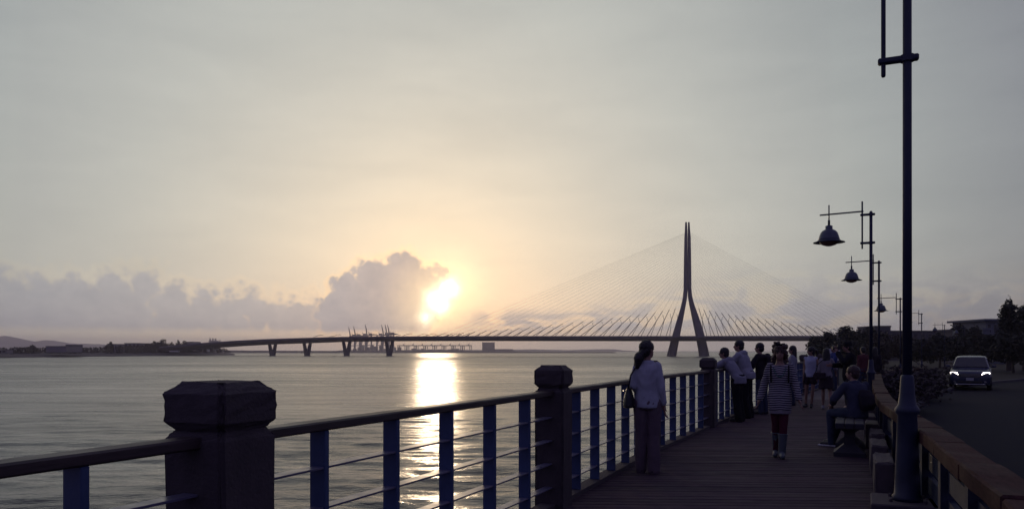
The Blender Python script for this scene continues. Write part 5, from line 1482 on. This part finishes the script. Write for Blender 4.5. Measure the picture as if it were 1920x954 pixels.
cm = empty('camera_body', Vector(g9) + Matrix.Rotation(R(78), 3, 'Z') @ Vector((-.01, .235, 1.565)), R(78)); tag(cm, 'black camera held up to the eye of the man in cap', 'camera')
bm = bmesh.new(); box(bm, (0, 0, 0), (.145, .07, .10), bev=.01); box(bm, (0, 0, .06), (.06, .06, .03), bev=.008); meshobj('camera_case', bm, M_PLAST, cm)
bm = bmesh.new(); lathe(bm, [(.036, 0), (.038, .06), (.042, .09), (.042, .11), (.034, .111)], 16); o = meshobj('lens', bm, M_PLAST, cm, True); o.location = (0, .03, -.005); o.rotation_euler = (R(-90), 0, 0)
# 10 seated man
g10 = Vector((5.27, 11.80, 0))
t, J, hp = person(g10, R(16), 1.60, 'man in blue-grey shirt sitting on the bench with his back to the camera', top=SHIRTB, sleeve=1.5, hem=.50, bottom=DENIM, shoe=SHOEB, vox=.010, wide=1.1, topfat=.012, yaw=R(28), hairm=REDH,
    pose=dict(pelvis=(0, 0, .575), waist=(0, .01, .72), chest=(0, .05, .90), neck=(0, .08, 1.055), head=(0, .12, 1.185), shL=(-.185, .05, 1.0), shR=(.185, .05, 1.0), elL=(-.30, .17, .78), elR=(.26, .22, .78), wrL=(-.17, .38, .66), wrR=(.15, .40, .64),
              hipL=(-.09, .02, .565), hipR=(.09, .02, .565), knL=(-.155, .43, .535), knR=(.10, .45, .545), anL=(-.16, .40, .085), anR=(.02, .62, .085), toL=(-.24, .535, .032), toR=(.02, .78, .032)))
for ch in t.children:
    if ch.name.startswith('shoe'):
        bb = [Vector(v.co) for v in ch.data.vertices]; lo = min(v.z for v in bb)
        xs = [v for v in bb if v.z < lo + .03]; c = sum(xs, Vector()) / len(xs)
        bm = bmesh.new(); box(bm, (c.x, c.y, .012), (.105, .29, .026), rz=(R(32) if c.x < -.05 else 0), bev=.01); meshobj('sole', bm, SOLE, ch)
bm = bmesh.new(); rings(bm, [(.05, -.150, .60, .11, .05), (.05, -.16, .68, .135, .075), (.05, -.135, .82, .13, .07), (.05, -.10, .90, .09, .04)])
bpk = empty('rucksack', g10, R(16)); tag(bpk, 'dark rucksack on the back of the seated man', 'backpack'); blob('pack', bm, .012, NAVYJ, bpk, 3)
# 11-13 people farther along
g11 = at(1563, 29.0, z=0)
person(g11, R(100), 1.68, 'person in blue jacket far off, left of the man with the camera', top=BLUEC, hem=.80, bottom=DENIM, shoe=SHOEB, vox=.016, hands=False, pose=dict(elL=(-.24, .15, 1.12), wrL=(-.06, .32, 1.28), elR=(.24, .15, 1.12), wrR=(.08, .32, 1.28)))
g12 = at(1618, 26.0, z=0); person(g12, R(10), 1.62, 'distant person in dull red top left of the second lamp pole', top=REDC, hem=.80, bottom=DENIM, shoe=SHOEB, vox=.016, hands=False)
g13 = at(1640, 27.0, z=0); person(g13, R(-20), 1.62, 'distant person in dark clothes between the two lamp poles', top=NAVYJ, hem=.80, bottom=BLACKC, shoe=SHOEB, vox=.016, hands=False, hair='long')

# ------------------------------------------------------------------ the hazy evening air
def build_haze():
    bm = bmesh.new(); box(bm, (0, 3900, (HAZE_TOP - 4.5) / 2), (16400, 8200, HAZE_TOP + 4.5))
    m = bpy.data.materials.new('evening_haze'); m.use_nodes = True
    t = m.node_tree; t.nodes.clear()
    pv = t.nodes.new('ShaderNodeVolumePrincipled')
    pv.inputs['Color'].default_value = (0.93, 0.86, 0.95, 1)
    pv.inputs['Density'].default_value = HAZE_D
    pv.inputs['Anisotropy'].default_value = 0.5
    o = t.nodes.new('ShaderNodeOutputMaterial'); t.links.new(pv.outputs[0], o.inputs['Volume'])
    ob = meshobj('haze', bm, m)
    tag(ob, 'thin warm evening haze over the river', kind='stuff')
HAZE_TOP, HAZE_D = 112.0, 0.00018
build_haze()
